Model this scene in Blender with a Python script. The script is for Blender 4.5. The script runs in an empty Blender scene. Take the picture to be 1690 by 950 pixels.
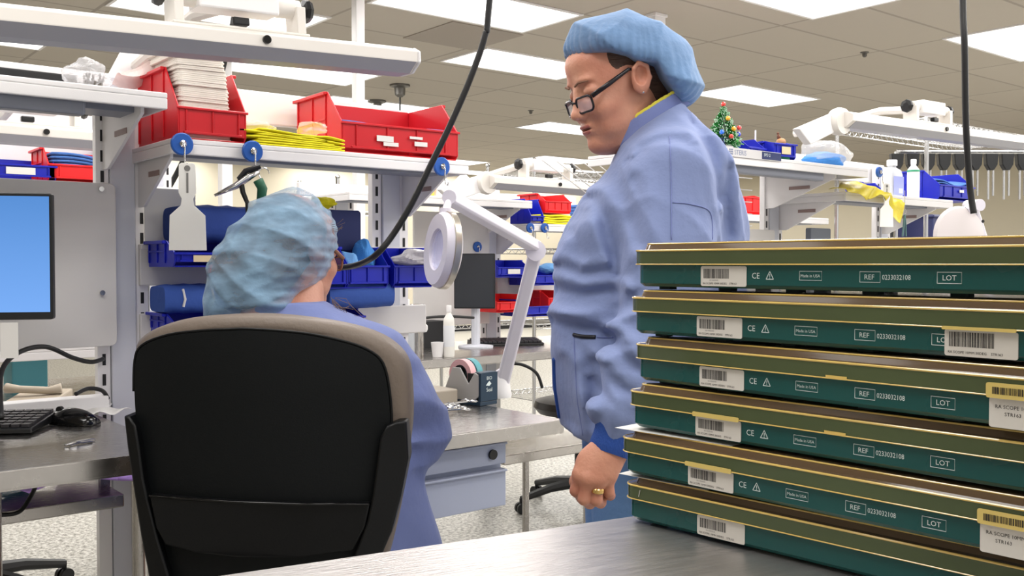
import bpy, math, random
import numpy as np
from mathutils import Vector, Matrix

random.seed(7)
SC = bpy.context.scene
COL = SC.collection
# ------------------------------------------------------------------ camera
YAW = math.radians(-38.9)
PITCH = math.radians(-1.43)
FPX = 1600.0
CAM_Z = 1.2
cam_d = bpy.data.cameras.new('camera')
cam_d.sensor_width = 36.0
cam_d.lens = FPX / 1690.0 * 36.0
cam_d.clip_start = 0.05
cam = bpy.data.objects.new('camera', cam_d)
cam.location = (0, 0, CAM_Z)
cam.rotation_euler = (math.radians(90) + PITCH, 0, YAW)
COL.objects.link(cam)
SC.camera = cam
# ------------------------------------------------------------------ world, exposure
w = bpy.data.worlds.new('world')
SC.world = w
w.use_nodes = True
w.node_tree.nodes['Background'].inputs[0].default_value = (1.0, 0.97, 0.93, 1)
w.node_tree.nodes['Background'].inputs[1].default_value = 1.1
vs = SC.view_settings
vs.view_transform = 'Standard'
vs.look = 'None'
vs.gamma = 1.0
vs.use_curve_mapping = False
vs.exposure = 0.0
LAMP_W = 22.0      # watts per ceiling troffer lamp
PANEL_E = 2.6      # brightness of the troffer diffusers

cs, sn = math.cos(YAW), math.sin(YAW)


def CW(x, d, z=0.0):
    """camera-aligned ground frame (x right, d ahead) -> room coordinates"""
    return Vector((x * cs - d * sn, x * sn + d * cs, z))


def ray(px, py):
    v = Vector(((px - 845) / FPX, (475 - py) / FPX, -1.0))
    return cam.rotation_euler.to_matrix() @ v


def PX(px, py, s=None, t=None, z=None, d=None):
    """where the line of sight meets a plane of the room"""
    v = ray(px, py)
    o = Vector((0, 0, CAM_Z))
    if s is not None: k = s / v.x
    elif t is not None: k = t / v.y
    elif z is not None: k = (z - CAM_Z) / v.z
    else: k = d / (v.x * -sn + v.y * cs)
    return o + v * k


def PC(px, py, d):
    """same, answered in the camera-aligned frame"""
    p = PX(px, py, d=d)
    return Vector((p.x * cs + p.y * sn, -p.x * sn + p.y * cs, p.z))


# ------------------------------------------------------------------ materials
def lin(c):
    return tuple(((v / 255) / 12.92 if v / 255 <= .04045 else (((v / 255) + .055) / 1.055) ** 2.4) for v in c) + (1.0,)


MATS = {}


def mat(name, rgb, rough=.5, metal=0.0, bump=0.0, bscale=60, vary=0.0, vscale=8, alpha=1.0, trans=0.0,
        coat=0.0, sss=0.0, stretch=(1, 1, 1), emis=None, estr=0.0, spec=.5, detail=4, rvar=0.0, ior=1.45, sheen=0.0, rgb2=None):
    if name in MATS: return MATS[name]
    m = bpy.data.materials.new(name)
    m.use_nodes = True
    nt = m.node_tree
    b = nt.nodes['Principled BSDF']
    c = lin(rgb)
    b.inputs['Base Color'].default_value = c
    b.inputs['Roughness'].default_value = rough
    b.inputs['Metallic'].default_value = metal
    b.inputs['Alpha'].default_value = alpha
    b.inputs['Transmission Weight'].default_value = trans
    b.inputs['Coat Weight'].default_value = coat
    b.inputs['Coat Roughness'].default_value = .1
    b.inputs['Specular IOR Level'].default_value = spec
    b.inputs['IOR'].default_value = ior
    b.inputs['Sheen Weight'].default_value = sheen
    if sss:
        b.inputs['Subsurface Weight'].default_value = sss
        b.inputs['Subsurface Radius'].default_value = (.012, .005, .003)
        b.inputs['Subsurface Scale'].default_value = 1.0
    if emis:
        b.inputs['Emission Color'].default_value = lin(emis)
        b.inputs['Emission Strength'].default_value = estr
    tc = nt.nodes.new('ShaderNodeTexCoord')
    mp = nt.nodes.new('ShaderNodeMapping')
    mp.inputs['Scale'].default_value = stretch
    nt.links.new(tc.outputs['Object'], mp.inputs['Vector'])
    if vary or rvar:
        n = nt.nodes.new('ShaderNodeTexNoise')
        n.inputs['Scale'].default_value = vscale
        n.inputs['Detail'].default_value = detail
        nt.links.new(mp.outputs[0], n.inputs['Vector'])
        if vary:
            r = nt.nodes.new('ShaderNodeValToRGB')
            r.color_ramp.elements[0].position = .3
            r.color_ramp.elements[1].position = .7
            lo = lin(rgb2) if rgb2 else tuple(v * (1 - vary) for v in c[:3]) + (1,)
            hi = c if rgb2 else tuple(min(1, v * (1 + vary)) for v in c[:3]) + (1,)
            r.color_ramp.elements[0].color = lo
            r.color_ramp.elements[1].color = hi
            nt.links.new(n.outputs[0], r.inputs[0])
            nt.links.new(r.outputs[0], b.inputs['Base Color'])
        if rvar:
            mr = nt.nodes.new('ShaderNodeMapRange')
            mr.inputs[3].default_value = max(0, rough - rvar)
            mr.inputs[4].default_value = rough + rvar
            nt.links.new(n.outputs[0], mr.inputs[0])
            nt.links.new(mr.outputs[0], b.inputs['Roughness'])
    if bump:
        n = nt.nodes.new('ShaderNodeTexNoise')
        n.inputs['Scale'].default_value = bscale
        n.inputs['Detail'].default_value = 5
        nt.links.new(mp.outputs[0], n.inputs['Vector'])
        bp = nt.nodes.new('ShaderNodeBump')
        bp.inputs['Strength'].default_value = bump
        bp.inputs['Distance'].default_value = .01
        nt.links.new(n.outputs[0], bp.inputs['Height'])
        nt.links.new(bp.outputs[0], b.inputs['Normal'])
    MATS[name] = m
    return m


M_white = mat('white_powder_coat', (230, 228, 228), .42, bump=.03, bscale=400)
M_post = mat('grey_powder_coat', (200, 202, 210), .45)
M_greyrail = mat('grey_channel', (122, 126, 138), .4)
M_panel = mat('panel_laminate', (214, 211, 208), .5, vary=.03, vscale=3)
M_cream = mat('lamp_housing_cream', (220, 215, 208), .4)
M_dark = mat('dark_slot', (28, 28, 30), .6)
M_black = mat('black_plastic', (16, 17, 19), .38, bump=.05, bscale=300)
M_gloss = mat('gloss_black', (10, 10, 11), .15)
M_rubber = mat('black_rubber', (22, 22, 23), .45)
M_chrome = mat('chrome', (200, 200, 200), .18, 1.0)
M_steel = mat('brushed_steel', (186, 182, 178), .26, 1.0, bump=.015, bscale=6, stretch=(3, 60, 3), rvar=.06, vscale=14, vary=.05)
M_steel2 = mat('scratched_steel', (188, 184, 182), .34, .85, bump=.14, bscale=26, stretch=(1.5, 14, 1), rvar=.08, vscale=9, vary=.08)
M_red = mat('red_bin_plastic', (198, 26, 36), .32)
M_redb = mat('bright_red_bin_plastic', (226, 30, 34), .35)
M_blue = mat('blue_bin_plastic', (22, 34, 172), .32)
M_disc = mat('blue_magnet', (24, 84, 168), .35)
M_cloth = mat('white_cloth', (226, 219, 210), .9, bump=.05, bscale=30)
M_yellow = mat('yellow_cloth', (238, 226, 30), .8, bump=.2, bscale=60)
M_bluecloth = mat('blue_cloth', (70, 112, 180), .9, bump=.3, bscale=70, vary=.15, vscale=20)
M_wrap = mat('navy_wrap', (36, 62, 132), .85, bump=.15, bscale=50, vary=.1, vscale=5)
M_film = mat('clear_film', (225, 225, 228), .18, alpha=.38, bump=.9, bscale=28, vary=.15, vscale=24)
M_film2 = mat('thin_film', (235, 232, 228), .2, alpha=.3, bump=.8, bscale=22)
M_paper = mat('white_paper', (226, 224, 220), .8)
M_label = mat('label_paper', (214, 210, 202), .6)
M_tag = mat('white_plastic', (232, 230, 224), .4)
M_ink = mat('ink', (30, 30, 32), .7)
M_inkgrey = mat('grey_ink', (120, 120, 122), .7)
M_print = mat('white_print', (215, 226, 224), .6)
M_gown = mat('gown_fabric', (122, 136, 178), .85, bump=.22, bscale=45, vary=.05, vscale=6, sheen=.1)
M_gown2 = mat('gown_fabric_deep', (112, 124, 174), .85, bump=.22, bscale=45, vary=.05, vscale=6, sheen=.1)
M_cuff = mat('knit_cuff', (38, 74, 150), .9, bump=.5, bscale=8, stretch=(90, 90, 6))
M_scrub = mat('scrub_trousers', (98, 134, 182), .85, bump=.2, bscale=50)
M_skin = mat('skin', (208, 152, 126), .48, sss=.12, bump=.12, bscale=160, vary=.1, vscale=14, rgb2=(186, 124, 102))
M_skinl = mat('lip_skin', (170, 98, 88), .4, sss=.1)
M_hair = mat('brown_hair', (74, 52, 42), .55, bump=.8, bscale=30, stretch=(1, 1, 8), vary=.3, vscale=40)
M_hairg = mat('greying_hair', (104, 84, 72), .6, bump=.8, bscale=30, vary=.5, vscale=18)
M_taupe = mat('taupe_leather', (112, 100, 90), .5, bump=.15, bscale=120)
M_floor = None


def emissive(name, rgb, strength):
    m = bpy.data.materials.new(name)
    m.use_nodes = True
    nt = m.node_tree
    nt.nodes.clear()
    e = nt.nodes.new('ShaderNodeEmission')
    e.inputs[0].default_value = lin(rgb)
    e.inputs[1].default_value = strength
    o = nt.nodes.new('ShaderNodeOutputMaterial')
    nt.links.new(e.outputs[0], o.inputs[0])
    return m


# cap: thin non-woven, partly see-through
def cap_material(name, rgb, al):
    m = mat(name, rgb, .75, bump=.75, bscale=20, vary=.06, vscale=14, sheen=.2)
    nt = m.node_tree
    b = nt.nodes['Principled BSDF']
    n = nt.nodes.new('ShaderNodeTexNoise'); n.inputs['Scale'].default_value = 11; n.inputs['Detail'].default_value = 3
    tc = nt.nodes.new('ShaderNodeTexCoord'); mp = nt.nodes.new('ShaderNodeMapping'); mp.inputs['Scale'].default_value = (1, 1, 2.2)
    nt.links.new(tc.outputs['Object'], mp.inputs[0]); nt.links.new(mp.outputs[0], n.inputs['Vector'])
    mr = nt.nodes.new('ShaderNodeMapRange')
    mr.inputs[1].default_value = .35; mr.inputs[2].default_value = .65
    mr.inputs[3].default_value = al[0]; mr.inputs[4].default_value = al[1]
    nt.links.new(n.outputs[0], mr.inputs[0]); nt.links.new(mr.outputs[0], b.inputs['Alpha'])
    return m


M_cap = cap_material('bouffant_blue', (106, 140, 182), (.82, 1.0))
M_cap2 = cap_material('bouffant_pale_blue', (132, 166, 194), (.34, .95))


# ------------------------------------------------------------------ mesh builder
class MB:
    def __init__(s):
        s.v = []; s.f = []; s.mi = []; s.cur = 0

    def add(s, vs, fs):
        n = len(s.v)
        s.v += [tuple(v) for v in vs]
        s.f += [tuple(i + n for i in f) for f in fs]
        s.mi += [s.cur] * len(fs)
        return s

    def box(s, x0, x1, y0, y1, z0, z1):
        return s.add([(x0, y0, z0), (x1, y0, z0), (x1, y1, z0), (x0, y1, z0), (x0, y0, z1), (x1, y0, z1), (x1, y1, z1), (x0, y1, z1)],
                     [(0, 3, 2, 1), (4, 5, 6, 7), (0, 1, 5, 4), (1, 2, 6, 5), (2, 3, 7, 6), (3, 0, 4, 7)])

    def prism(s, poly, axis, a, b):
        """poly: (u,v) CCW; axis x: (y,z), y: (x,z), z: (x,y)"""
        def mk(p, k):
            return (k, p[0], p[1]) if axis == 'x' else (p[0], k, p[1]) if axis == 'y' else (p[0], p[1], k)
        n = len(poly)
        vs = [mk(p, a) for p in poly] + [mk(p, b) for p in poly]
        fs = [tuple(range(n))[::-1], tuple(range(n, 2 * n))] + [(i, (i + 1) % n, (i + 1) % n + n, i + n) for i in range(n)]
        return s.add(vs, fs)

    def loft(s, rings, cap=True, closed=True):
        n = len(rings[0]); vs = [p for r in rings for p in r]; fs = []
        for k in range(len(rings) - 1):
            for i in range(n if closed else n - 1):
                j = (i + 1) % n
                fs.append((k * n + i, k * n + j, (k + 1) * n + j, (k + 1) * n + i))
        if cap:
            fs.append(tuple(range(n))[::-1]); fs.append(tuple(range((len(rings) - 1) * n, len(rings) * n)))
        return s.add(vs, fs)

    def tube(s, pts, r, n=10, cap=True):
        pts = [Vector(p) for p in pts]
        rs = r if isinstance(r, (list, tuple)) else [r] * len(pts)
        rings = []; up = None
        for i, p in enumerate(pts):
            t = (pts[min(i + 1, len(pts) - 1)] - pts[max(i - 1, 0)]).normalized()
            if up is None:
                up = t.orthogonal().normalized()
            else:
                up = (up - t * up.dot(t))
                up = up.normalized() if up.length > 1e-6 else t.orthogonal().normalized()
            w_ = t.cross(up)
            rings.append([p + (up * math.cos(a) + w_ * math.sin(a)) * rs[i] for a in [2 * math.pi * k / n for k in range(n)]])
        return s.loft(rings, cap)

    def cyl(s, a, b, r, r2=None, n=20):
        return s.tube([a, b], [r, r if r2 is None else r2], n)

    def lathe(s, prof, c=(0, 0, 0), n=24):
        rings = [[(c[0] + r * math.cos(2 * math.pi * k / n), c[1] + r * math.sin(2 * math.pi * k / n), c[2] + z) for k in range(n)] for r, z in prof]
        return s.loft(rings)

    def ball(s, c, r, nu=16, nv=10):
        if not isinstance(r, (tuple, list)): r = (r, r, r)
        rings = []
        for j in range(1, nv):
            th = math.pi * j / nv
            rings.append([(c[0] + r[0] * math.sin(th) * math.cos(2 * math.pi * i / nu), c[1] + r[1] * math.sin(th) * math.sin(2 * math.pi * i / nu), c[2] - r[2] * math.cos(th)) for i in range(nu)])
        return s.loft(rings)

    def sheet(s, fn, nu, nv, th=.001):
        """open sheet fn(u,v)->point given real thickness downwards"""
        top = [fn(i / (nu - 1), j / (nv - 1)) for j in range(nv) for i in range(nu)]
        bot = [(p[0], p[1], p[2] - th) for p in top]
        N = nu * nv; fs = []
        for j in range(nv - 1):
            for i in range(nu - 1):
                a = j * nu + i
                fs.append((a, a + 1, a + nu + 1, a + nu)); fs.append((a + N, a + nu + N, a + nu + 1 + N, a + 1 + N))
        edge = [i for i in range(nu)] + [j * nu + nu - 1 for j in range(1, nv)] + [(nv - 1) * nu + i for i in range(nu - 2, -1, -1)] + [j * nu for j in range(nv - 2, 0, -1)]
        for k in range(len(edge)):
            a, b = edge[k], edge[(k + 1) % len(edge)]
            fs.append((a, a + N, b + N, b))
        return s.add(top + bot, fs)

    def xf(s, m):
        s.v = [tuple(m @ Vector(v)) for v in s.v]
        return s

    def build(s, name, m, parent=None, loc=None, rot=None, bevel=0, smooth=None, seg=2):
        me = bpy.data.meshes.new(name)
        me.from_pydata(s.v, [], s.f)
        for x in (m if isinstance(m, (list, tuple)) else [m]): me.materials.append(x)
        if any(s.mi): me.polygons.foreach_set('material_index', s.mi)
        me.update()
        if smooth:
            me.shade_smooth()
            if smooth != 'all': me.set_sharp_from_angle(angle=math.radians(35))
        o = bpy.data.objects.new(name, me)
        COL.objects.link(o)
        if parent: o.parent = parent
        if loc is not None: o.location = loc
        if rot is not None: o.rotation_euler = (0, 0, rot) if isinstance(rot, (int, float)) else rot
        if bevel:
            md = o.modifiers.new('bevel', 'BEVEL'); md.width = bevel; md.segments = seg; md.limit_method = 'ANGLE'; md.angle_limit = math.radians(40)
        return o


def rrect(x0, x1, y0, y1, r, n=5):
    out = []
    for cx, cy, a0 in ((x1 - r, y1 - r, 0), (x0 + r, y1 - r, 90), (x0 + r, y0 + r, 180), (x1 - r, y0 + r, 270)):
        for k in range(n + 1):
            a = math.radians(a0 + 90 * k / n)
            out.append((cx + r * math.cos(a), cy + r * math.sin(a)))
    return out


def tag(o, label, cat, group=None, kind=None):
    o['label'] = label; o['category'] = cat
    if group: o['group'] = group
    if kind: o['kind'] = kind
    return o


def thing(name, label, cat, loc=(0, 0, 0), rot=0, group=None):
    o = bpy.data.objects.new(name, None)
    o.empty_display_size = .05
    COL.objects.link(o)
    o.location = loc
    o.rotation_euler = (0, 0, rot) if isinstance(rot, (int, float)) else rot
    return tag(o, label, cat, group)


def dup(root, loc=None, rot=None, label=None, group=None, scale=None):
    r = root.copy(); COL.objects.link(r)
    if loc is not None: r.location = loc
    if rot is not None: r.rotation_euler = (0, 0, rot) if isinstance(rot, (int, float)) else rot
    if scale is not None: r.scale = scale
    if label: r['label'] = label
    if group: r['group'] = group
    for ch in list(root.children):
        c = ch.copy(); COL.objects.link(c); c.parent = r
        for g in list(ch.children):
            q = g.copy(); COL.objects.link(q); q.parent = c
    return r


def struct(o):
    o['kind'] = 'structure'
    return o


def text(name, body, size, m, parent, loc, rot, align='LEFT', squash=1.0, th=.0):
    cu = bpy.data.curves.new(name, 'FONT')
    cu.body = body; cu.size = size; cu.align_x = align; cu.extrude = th; cu.resolution_u = 2
    o = bpy.data.objects.new(name, cu)
    COL.objects.link(o)
    dg = bpy.context.evaluated_depsgraph_get()
    me = bpy.data.meshes.new_from_object(o.evaluated_get(dg))
    bpy.data.objects.remove(o)
    me.materials.clear(); me.materials.append(m)
    q = bpy.data.objects.new(name, me)
    COL.objects.link(q)
    q.parent = parent; q.location = loc; q.rotation_euler = rot; q.scale = (squash, 1, 1)
    return q


# ------------------------------------------------------------------ smooth solids from distance fields
def nets(f, lo, hi, h):
    ax = [np.arange(lo[i], hi[i] + h, h, dtype=np.float32) for i in range(3)]
    X, Y, Z = np.meshgrid(*ax, indexing='ij')
    P = np.stack([X.ravel(), Y.ravel(), Z.ravel()], 1)
    V = f(P).reshape(X.shape).astype(np.float32)
    V[0] = V[-1] = 1; V[:, 0] = V[:, -1] = 1; V[:, :, 0] = V[:, :, -1] = 1
    nx, ny, nz = V.shape
    I = V < 0
    acc = np.zeros((nx - 1, ny - 1, nz - 1, 3), np.float32); cnt = np.zeros((nx - 1, ny - 1, nz - 1), np.float32)
    sl = [slice(0, -1), slice(1, None)]
    for axis in range(3):
        o = [a for a in range(3) if a != axis]
        for u in (0, 1):
            for v_ in (0, 1):
                i0 = [None] * 3; i0[axis] = sl[0]; i0[o[0]] = sl[u]; i0[o[1]] = sl[v_]
                i1 = list(i0); i1[axis] = sl[1]
                A = V[tuple(i0)]; B = V[tuple(i1)]
                mk = (A < 0) != (B < 0)
                t = np.where(mk, A / np.where(A == B, 1, A - B), 0)
                off = [0, 0, 0]; off[o[0]] = u; off[o[1]] = v_
                for k in range(3):
                    acc[..., k] += np.where(mk, t if k == axis else off[k], 0)
                cnt += mk
    act = cnt > 0
    idx = -np.ones(act.shape, np.int64)
    idx[act] = np.arange(act.sum())
    g = np.argwhere(act).astype(np.float32)
    vv = (g + acc[act] / cnt[act][:, None]) * h + np.array(lo, np.float32)
    faces = []
    for axis in range(3):
        o = [(axis + 1) % 3, (axis + 2) % 3]
        i0 = [slice(None)] * 3; i1 = [slice(None)] * 3
        i0[axis] = slice(0, -1); i1[axis] = slice(1, None)
        A = I[tuple(i0)]; B = I[tuple(i1)]
        e = np.argwhere(A != B)
        s_in = A[tuple(e.T)]
        ok = (e[:, o[0]] > 0) & (e[:, o[1]] > 0)
        e = e[ok]; s_in = s_in[ok]
        def cell(du, dv):
            c = e.copy(); c[:, o[0]] -= du; c[:, o[1]] -= dv
            return idx[c[:, 0], c[:, 1], c[:, 2]]
        q = np.stack([cell(1, 1), cell(0, 1), cell(0, 0), cell(1, 0)], 1)
        q[~s_in] = q[~s_in][:, ::-1]
        faces.append(q)
    F = np.concatenate(faces)
    F = F[(F >= 0).all(1)]
    return vv, F


def np_mesh(name, parts, mats, parent=None, mi=None, loc=None, rot=None):
    """parts: list of (verts, faces[, material index array])"""
    n = 0; vs = []; fs = []; ms = []
    for p in parts:
        vs.append(p[0]); fs.append(p[1] + n); n += len(p[0])
        ms.append(p[2] if len(p) > 2 else np.zeros(len(p[1]), np.int32))
    v = np.concatenate(vs); f = np.concatenate(fs); m_ = np.concatenate(ms)
    me = bpy.data.meshes.new(name)
    me.vertices.add(len(v)); me.vertices.foreach_set('co', v.astype(np.float32).ravel())
    me.loops.add(len(f) * 4); me.loops.foreach_set('vertex_index', f.astype(np.int32).ravel())
    me.polygons.add(len(f)); me.polygons.foreach_set('loop_start', np.arange(0, len(f) * 4, 4, dtype=np.int32))
    me.polygons.foreach_set('material_index', m_.astype(np.int32))
    for x in mats: me.materials.append(x)
    me.update(); me.validate()
    me.shade_smooth()
    o = bpy.data.objects.new(name, me)
    COL.objects.link(o)
    if parent: o.parent = parent
    if loc is not None: o.location = loc
    if rot is not None: o.rotation_euler = (0, 0, rot)
    return o


A3 = lambda *a: np.array(a, np.float32)


def ell(P, c, r, R=None):
    q = P - A3(*c)
    if R is not None: q = q @ R
    r = A3(*r)
    k0 = np.linalg.norm(q / r, axis=1); k1 = np.linalg.norm(q / (r * r), axis=1)
    return k0 * (k0 - 1) / np.maximum(k1, 1e-6)


def cone(P, a, b, ra, rb):
    a = A3(*a); b = A3(*b); ab = b - a
    t = np.clip((P - a) @ ab / (ab @ ab), 0, 1)
    return np.linalg.norm(P - a - t[:, None] * ab, axis=1) - (ra + (rb - ra) * t)


def chain(P, pts, rs, k=.01):
    d = None
    for i in range(len(pts) - 1):
        e = cone(P, pts[i], pts[i + 1], rs[i], rs[i + 1])
        d = e if d is None else smin(d, e, k)
    return d


def smin(a, b, k):
    h = np.maximum(k - np.abs(a - b), 0) / k
    return np.minimum(a, b) - h * h * k * .25


def smax(a, b, k): return -smin(-a, -b, k)


def gauss(P, c, r):
    q = (P - A3(*c)) / (A3(*r) if isinstance(r, (tuple, list)) else r)
    return np.exp(-(q * q).sum(1))


def ridge(P, d, freq, wd, wf, wa, ph=0.0):
    """soft fold pattern: sharp crests, wide valleys"""
    d = A3(*d); wd = A3(*wd)
    a = freq * (P @ d) + wa * np.sin(wf * (P @ wd) + ph) + .6 * wa * np.sin(2.3 * wf * (P @ wd[[1, 2, 0]]) + ph * 2) + ph
    return 1 - np.abs(np.sin(a)) ** .8


def stack(P, zs, xl, xr, yc, hb):
    """body column described by its left and right edge and half depth at heights"""
    z = P[:, 2]
    zs = np.array(zs)
    L = np.interp(z, zs, xl); R = np.interp(z, zs, xr); C = np.interp(z, zs, yc); B = np.interp(z, zs, hb)
    cx = (L + R) / 2; a = (R - L) / 2
    n = 2.3
    q = (np.abs((P[:, 0] - cx) / a) ** n + np.abs((P[:, 1] - C) / B) ** n) ** (1 / n)
    d = (q - 1) * np.minimum(a, B)
    return np.maximum(d, np.maximum(zs[0] - z, z - zs[-1]))
# ================================================================== ROOM
CEIL = 2.78
def floor_mat():
    m = mat('speckled_vinyl', (168, 166, 158), .35)
    nt = m.node_tree; b = nt.nodes['Principled BSDF']
    tc = nt.nodes.new('ShaderNodeTexCoord')
    v = nt.nodes.new('ShaderNodeTexNoise'); v.inputs['Scale'].default_value = 55; v.inputs['Detail'].default_value = 5; v.inputs['Roughness'].default_value = .75
    nt.links.new(tc.outputs['Object'], v.inputs['Vector'])
    r = nt.nodes.new('ShaderNodeValToRGB')
    r.color_ramp.elements[0].position = .40; r.color_ramp.elements[0].color = lin((112, 110, 104))
    r.color_ramp.elements[1].position = .60; r.color_ramp.elements[1].color = lin((205, 203, 196))
    e = r.color_ramp.elements.new(.5); e.color = lin((172, 170, 163))
    nt.links.new(v.outputs[0], r.inputs[0]); nt.links.new(r.outputs[0], b.inputs['Base Color'])
    return m
def ceil_mat():
    m = mat('ceiling_tile', (185, 177, 165), .9)
    nt = m.node_tree; b = nt.nodes['Principled BSDF']
    tc = nt.nodes.new('ShaderNodeTexCoord'); mp = nt.nodes.new('ShaderNodeMapping')
    mp.inputs['Location'].default_value = (-3.02 + 12.2, -4.53 + 12.2, 0)
    br = nt.nodes.new('ShaderNodeTexBrick')
    br.offset = 0; br.inputs['Scale'].default_value = 1.0
    br.inputs['Brick Width'].default_value = 1.22; br.inputs['Row Height'].default_value = .61
    br.inputs['Mortar Size'].default_value = .012; br.inputs['Mortar Smooth'].default_value = .1
    br.inputs['Color1'].default_value = lin((185, 177, 165)); br.inputs['Color2'].default_value = lin((178, 170, 158))
    br.inputs['Mortar'].default_value = lin((157, 149, 139))
    nt.links.new(tc.outputs['Object'], mp.inputs[0]); nt.links.new(mp.outputs[0], br.inputs['Vector'])
    nt.links.new(br.outputs[0], b.inputs['Base Color'])
    n = nt.nodes.new('ShaderNodeTexNoise'); n.inputs['Scale'].default_value = 90
    bp = nt.nodes.new('ShaderNodeBump'); bp.inputs['Strength'].default_value = .15; bp.inputs['Distance'].default_value = .01
    nt.links.new(n.outputs[0], bp.inputs['Height']); nt.links.new(bp.outputs[0], b.inputs['Normal'])
    return m
S0, S1, T0, T1 = -5.0, 14.5, -3.5, 14.0
M_wall = mat('beige_wall_paint', (198, 190, 170), .8)
struct(MB().box(S0, S1, T0, T1, -.1, 0).build('floor', floor_mat()))
struct(MB().box(S0, S1, T0, T1, CEIL, CEIL + .08).build('ceiling', ceil_mat()))
struct(MB().box(S0, S1, T1, T1 + .12, 0, CEIL).build('wall_back', M_wall))
struct(MB().box(S1, S1 + .12, T0, T1, 0, CEIL).build('wall_right', M_wall))
struct(MB().box(S0 - .12, S0, T0, T1, 0, CEIL).build('wall_left', M_wall))
struct(MB().box(S0, S1, T1 - .015, T1, 0, .1).build('baseboard_back', M_dark))
struct(MB().box(S1 - .015, S1, T0, T1, 0, .1).build('baseboard_right', M_dark))

# ceiling lights: a chequerboard of recessed troffers
M_diff = emissive('lamp_diffuser', (255, 252, 248), PANEL_E)
def lamp_data():
    l = bpy.data.lights.new('troffer_lamp', 'AREA')
    l.shape = 'RECTANGLE'; l.size = 1.16; l.size_y = .55; l.energy = LAMP_W; l.color = (1.0, .975, .95)
    return l
LD = lamp_data()
where = {(0, 0): 'nearest one, above the long hose', (1, 1): 'just left of the standing person cap', (-1, 1): 'above the shelf light at upper left',
         (0, 2): 'long one over the red bins', (3, 1): 'right of the standing person cap', (1, -1): 'at the top edge right of the white column',
         (3, -1): 'at the upper right corner', (-2, 2): 'at the left edge above the shelf', (2, 2): 'small one by the face of the standing person'}
rt = thing('ceiling_light', 'recessed white ceiling light panel, ' + where[(0, 0)], 'ceiling light', (3.02, 4.53, CEIL), 0, 'recessed ceiling light panels')
MB().box(.02, 1.20, .02, .59, -.004, 0).build('diffuser', M_diff, rt)
fr = MB()
fr.box(0, 1.22, 0, .02, -.008, 0).box(0, 1.22, .59, .61, -.008, 0).box(0, .02, .02, .59, -.008, 0).box(1.20, 1.22, .02, .59, -.008, 0)
fr.build('trim_frame', M_white, rt)
DS = 1.25; DT = 1.24
# troffers in view, by the corner nearest the viewer
seen = [(919, 131, (1, 1)), (571, 141, (0, 2)), (1268, 176, (3, 1)), (1341, 31, (1, -1)), (477, 57, (-1, 1)), (66, 82, (-2, 2)), (1683, 101, (3, -1)), (975, 224, (2, 2)), (454, 280, 'thin one under the near shelf above the blow gun'), (380, 294, 'thin one under the near shelf beside the paddle tag'), (672, 190, 'small far one between the two red bins and the hose')]
used = []
for a_, b_, k_ in seen:
    n_ = PX(a_, b_, z=CEIL); loc = (n_.x - 1.22, n_.y - .61, CEIL)
    r_ = dup(rt, loc, None, 'recessed white ceiling light panel, ' + (where[k_] if isinstance(k_, tuple) else k_))
    used.append(Vector(loc))
    lo = bpy.data.objects.new('lamp', LD); COL.objects.link(lo); lo.parent = r_; lo.location = (.61, .305, -.02)
def in_view(p):
    x = p.x * cs + p.y * sn; d = -p.x * sn + p.y * cs
    return d > .4 and abs(x / d) < .66 and .118 < (CEIL - 1.2) / d < .29
for i in range(-4, 8):  # troffers added beyond the seen ones, mostly out of view, for illumination
    for j in range(-5, 8):
        if (i + j) % 2 or (i, j) in ((2, 0), (4, 0)): continue
        loc = (3.02 + DS * i, 4.53 + DT * j, CEIL)
        if not (S0 < loc[0] < S1 - 1.3 and T0 < loc[1] < T1 - .7): continue
        if (i, j) != (0, 0) and (in_view(Vector(loc) + Vector((.6, .3, 0))) or any((Vector(loc) - u_).length < 1.5 for u_ in used)): continue
        if (i, j) == (0, 0): r_ = rt
        else:
            lb = where.get((i, j))
            r_ = dup(rt, loc, None, 'recessed white ceiling light panel, ' + lb if lb else 'added ceiling light panel filling out the white grid ceiling for illumination')
        if -3 <= i <= 6 and -4 <= j <= 6:
            lo = bpy.data.objects.new('lamp', LD); COL.objects.link(lo); lo.parent = r_; lo.location = (.61, .305, -.02)
# an air vent tile
vt = thing('ceiling_vent', 'square grey return air vent beside the nearest ceiling light', 'vent', PX(665, 62, z=CEIL) - Vector((0, .6, 0)))
b_ = MB().box(0, .6, 0, .6, -.006, 0)
b_.build('vent_face', mat('vent_grey', (158, 149, 139), .8), vt)
# sprinkler heads
for k, (a, b) in enumerate(((661, 143), (641, 168))):
    p = PX(a, b, z=CEIL)
for k, (a, b, lb) in enumerate(((660, 146, 'dark ceiling mount holding a thin drop cable'), (622, 172, 'second dark ceiling mount farther back'), (1427, 92, 'small sprinkler head at upper right of the ceiling'), (876, 188, 'small sprinkler head left of the standing person'))):
    p = PX(a, b - 6, z=CEIL)
    rs = thing('ceiling_mount' if k < 2 else 'sprinkler_head', lb, 'ceiling fitting', p)
    sc_ = 1.0 if k < 2 else .35
    MB().lathe([(.09 * sc_, 0), (.09 * sc_, -.015 * sc_), (.05 * sc_, -.03 * sc_), (.045 * sc_, -.09 * sc_), (.02 * sc_, -.11 * sc_)][::-1]).build('fitting_body', mat('pewter', (110, 108, 104), .4, .6), rs, smooth=1)
    if k < 2: MB().cyl((0, 0, -.1), (0, 0, -.75), .008, n=8).build('drop_cable', M_rubber, rs)

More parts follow.
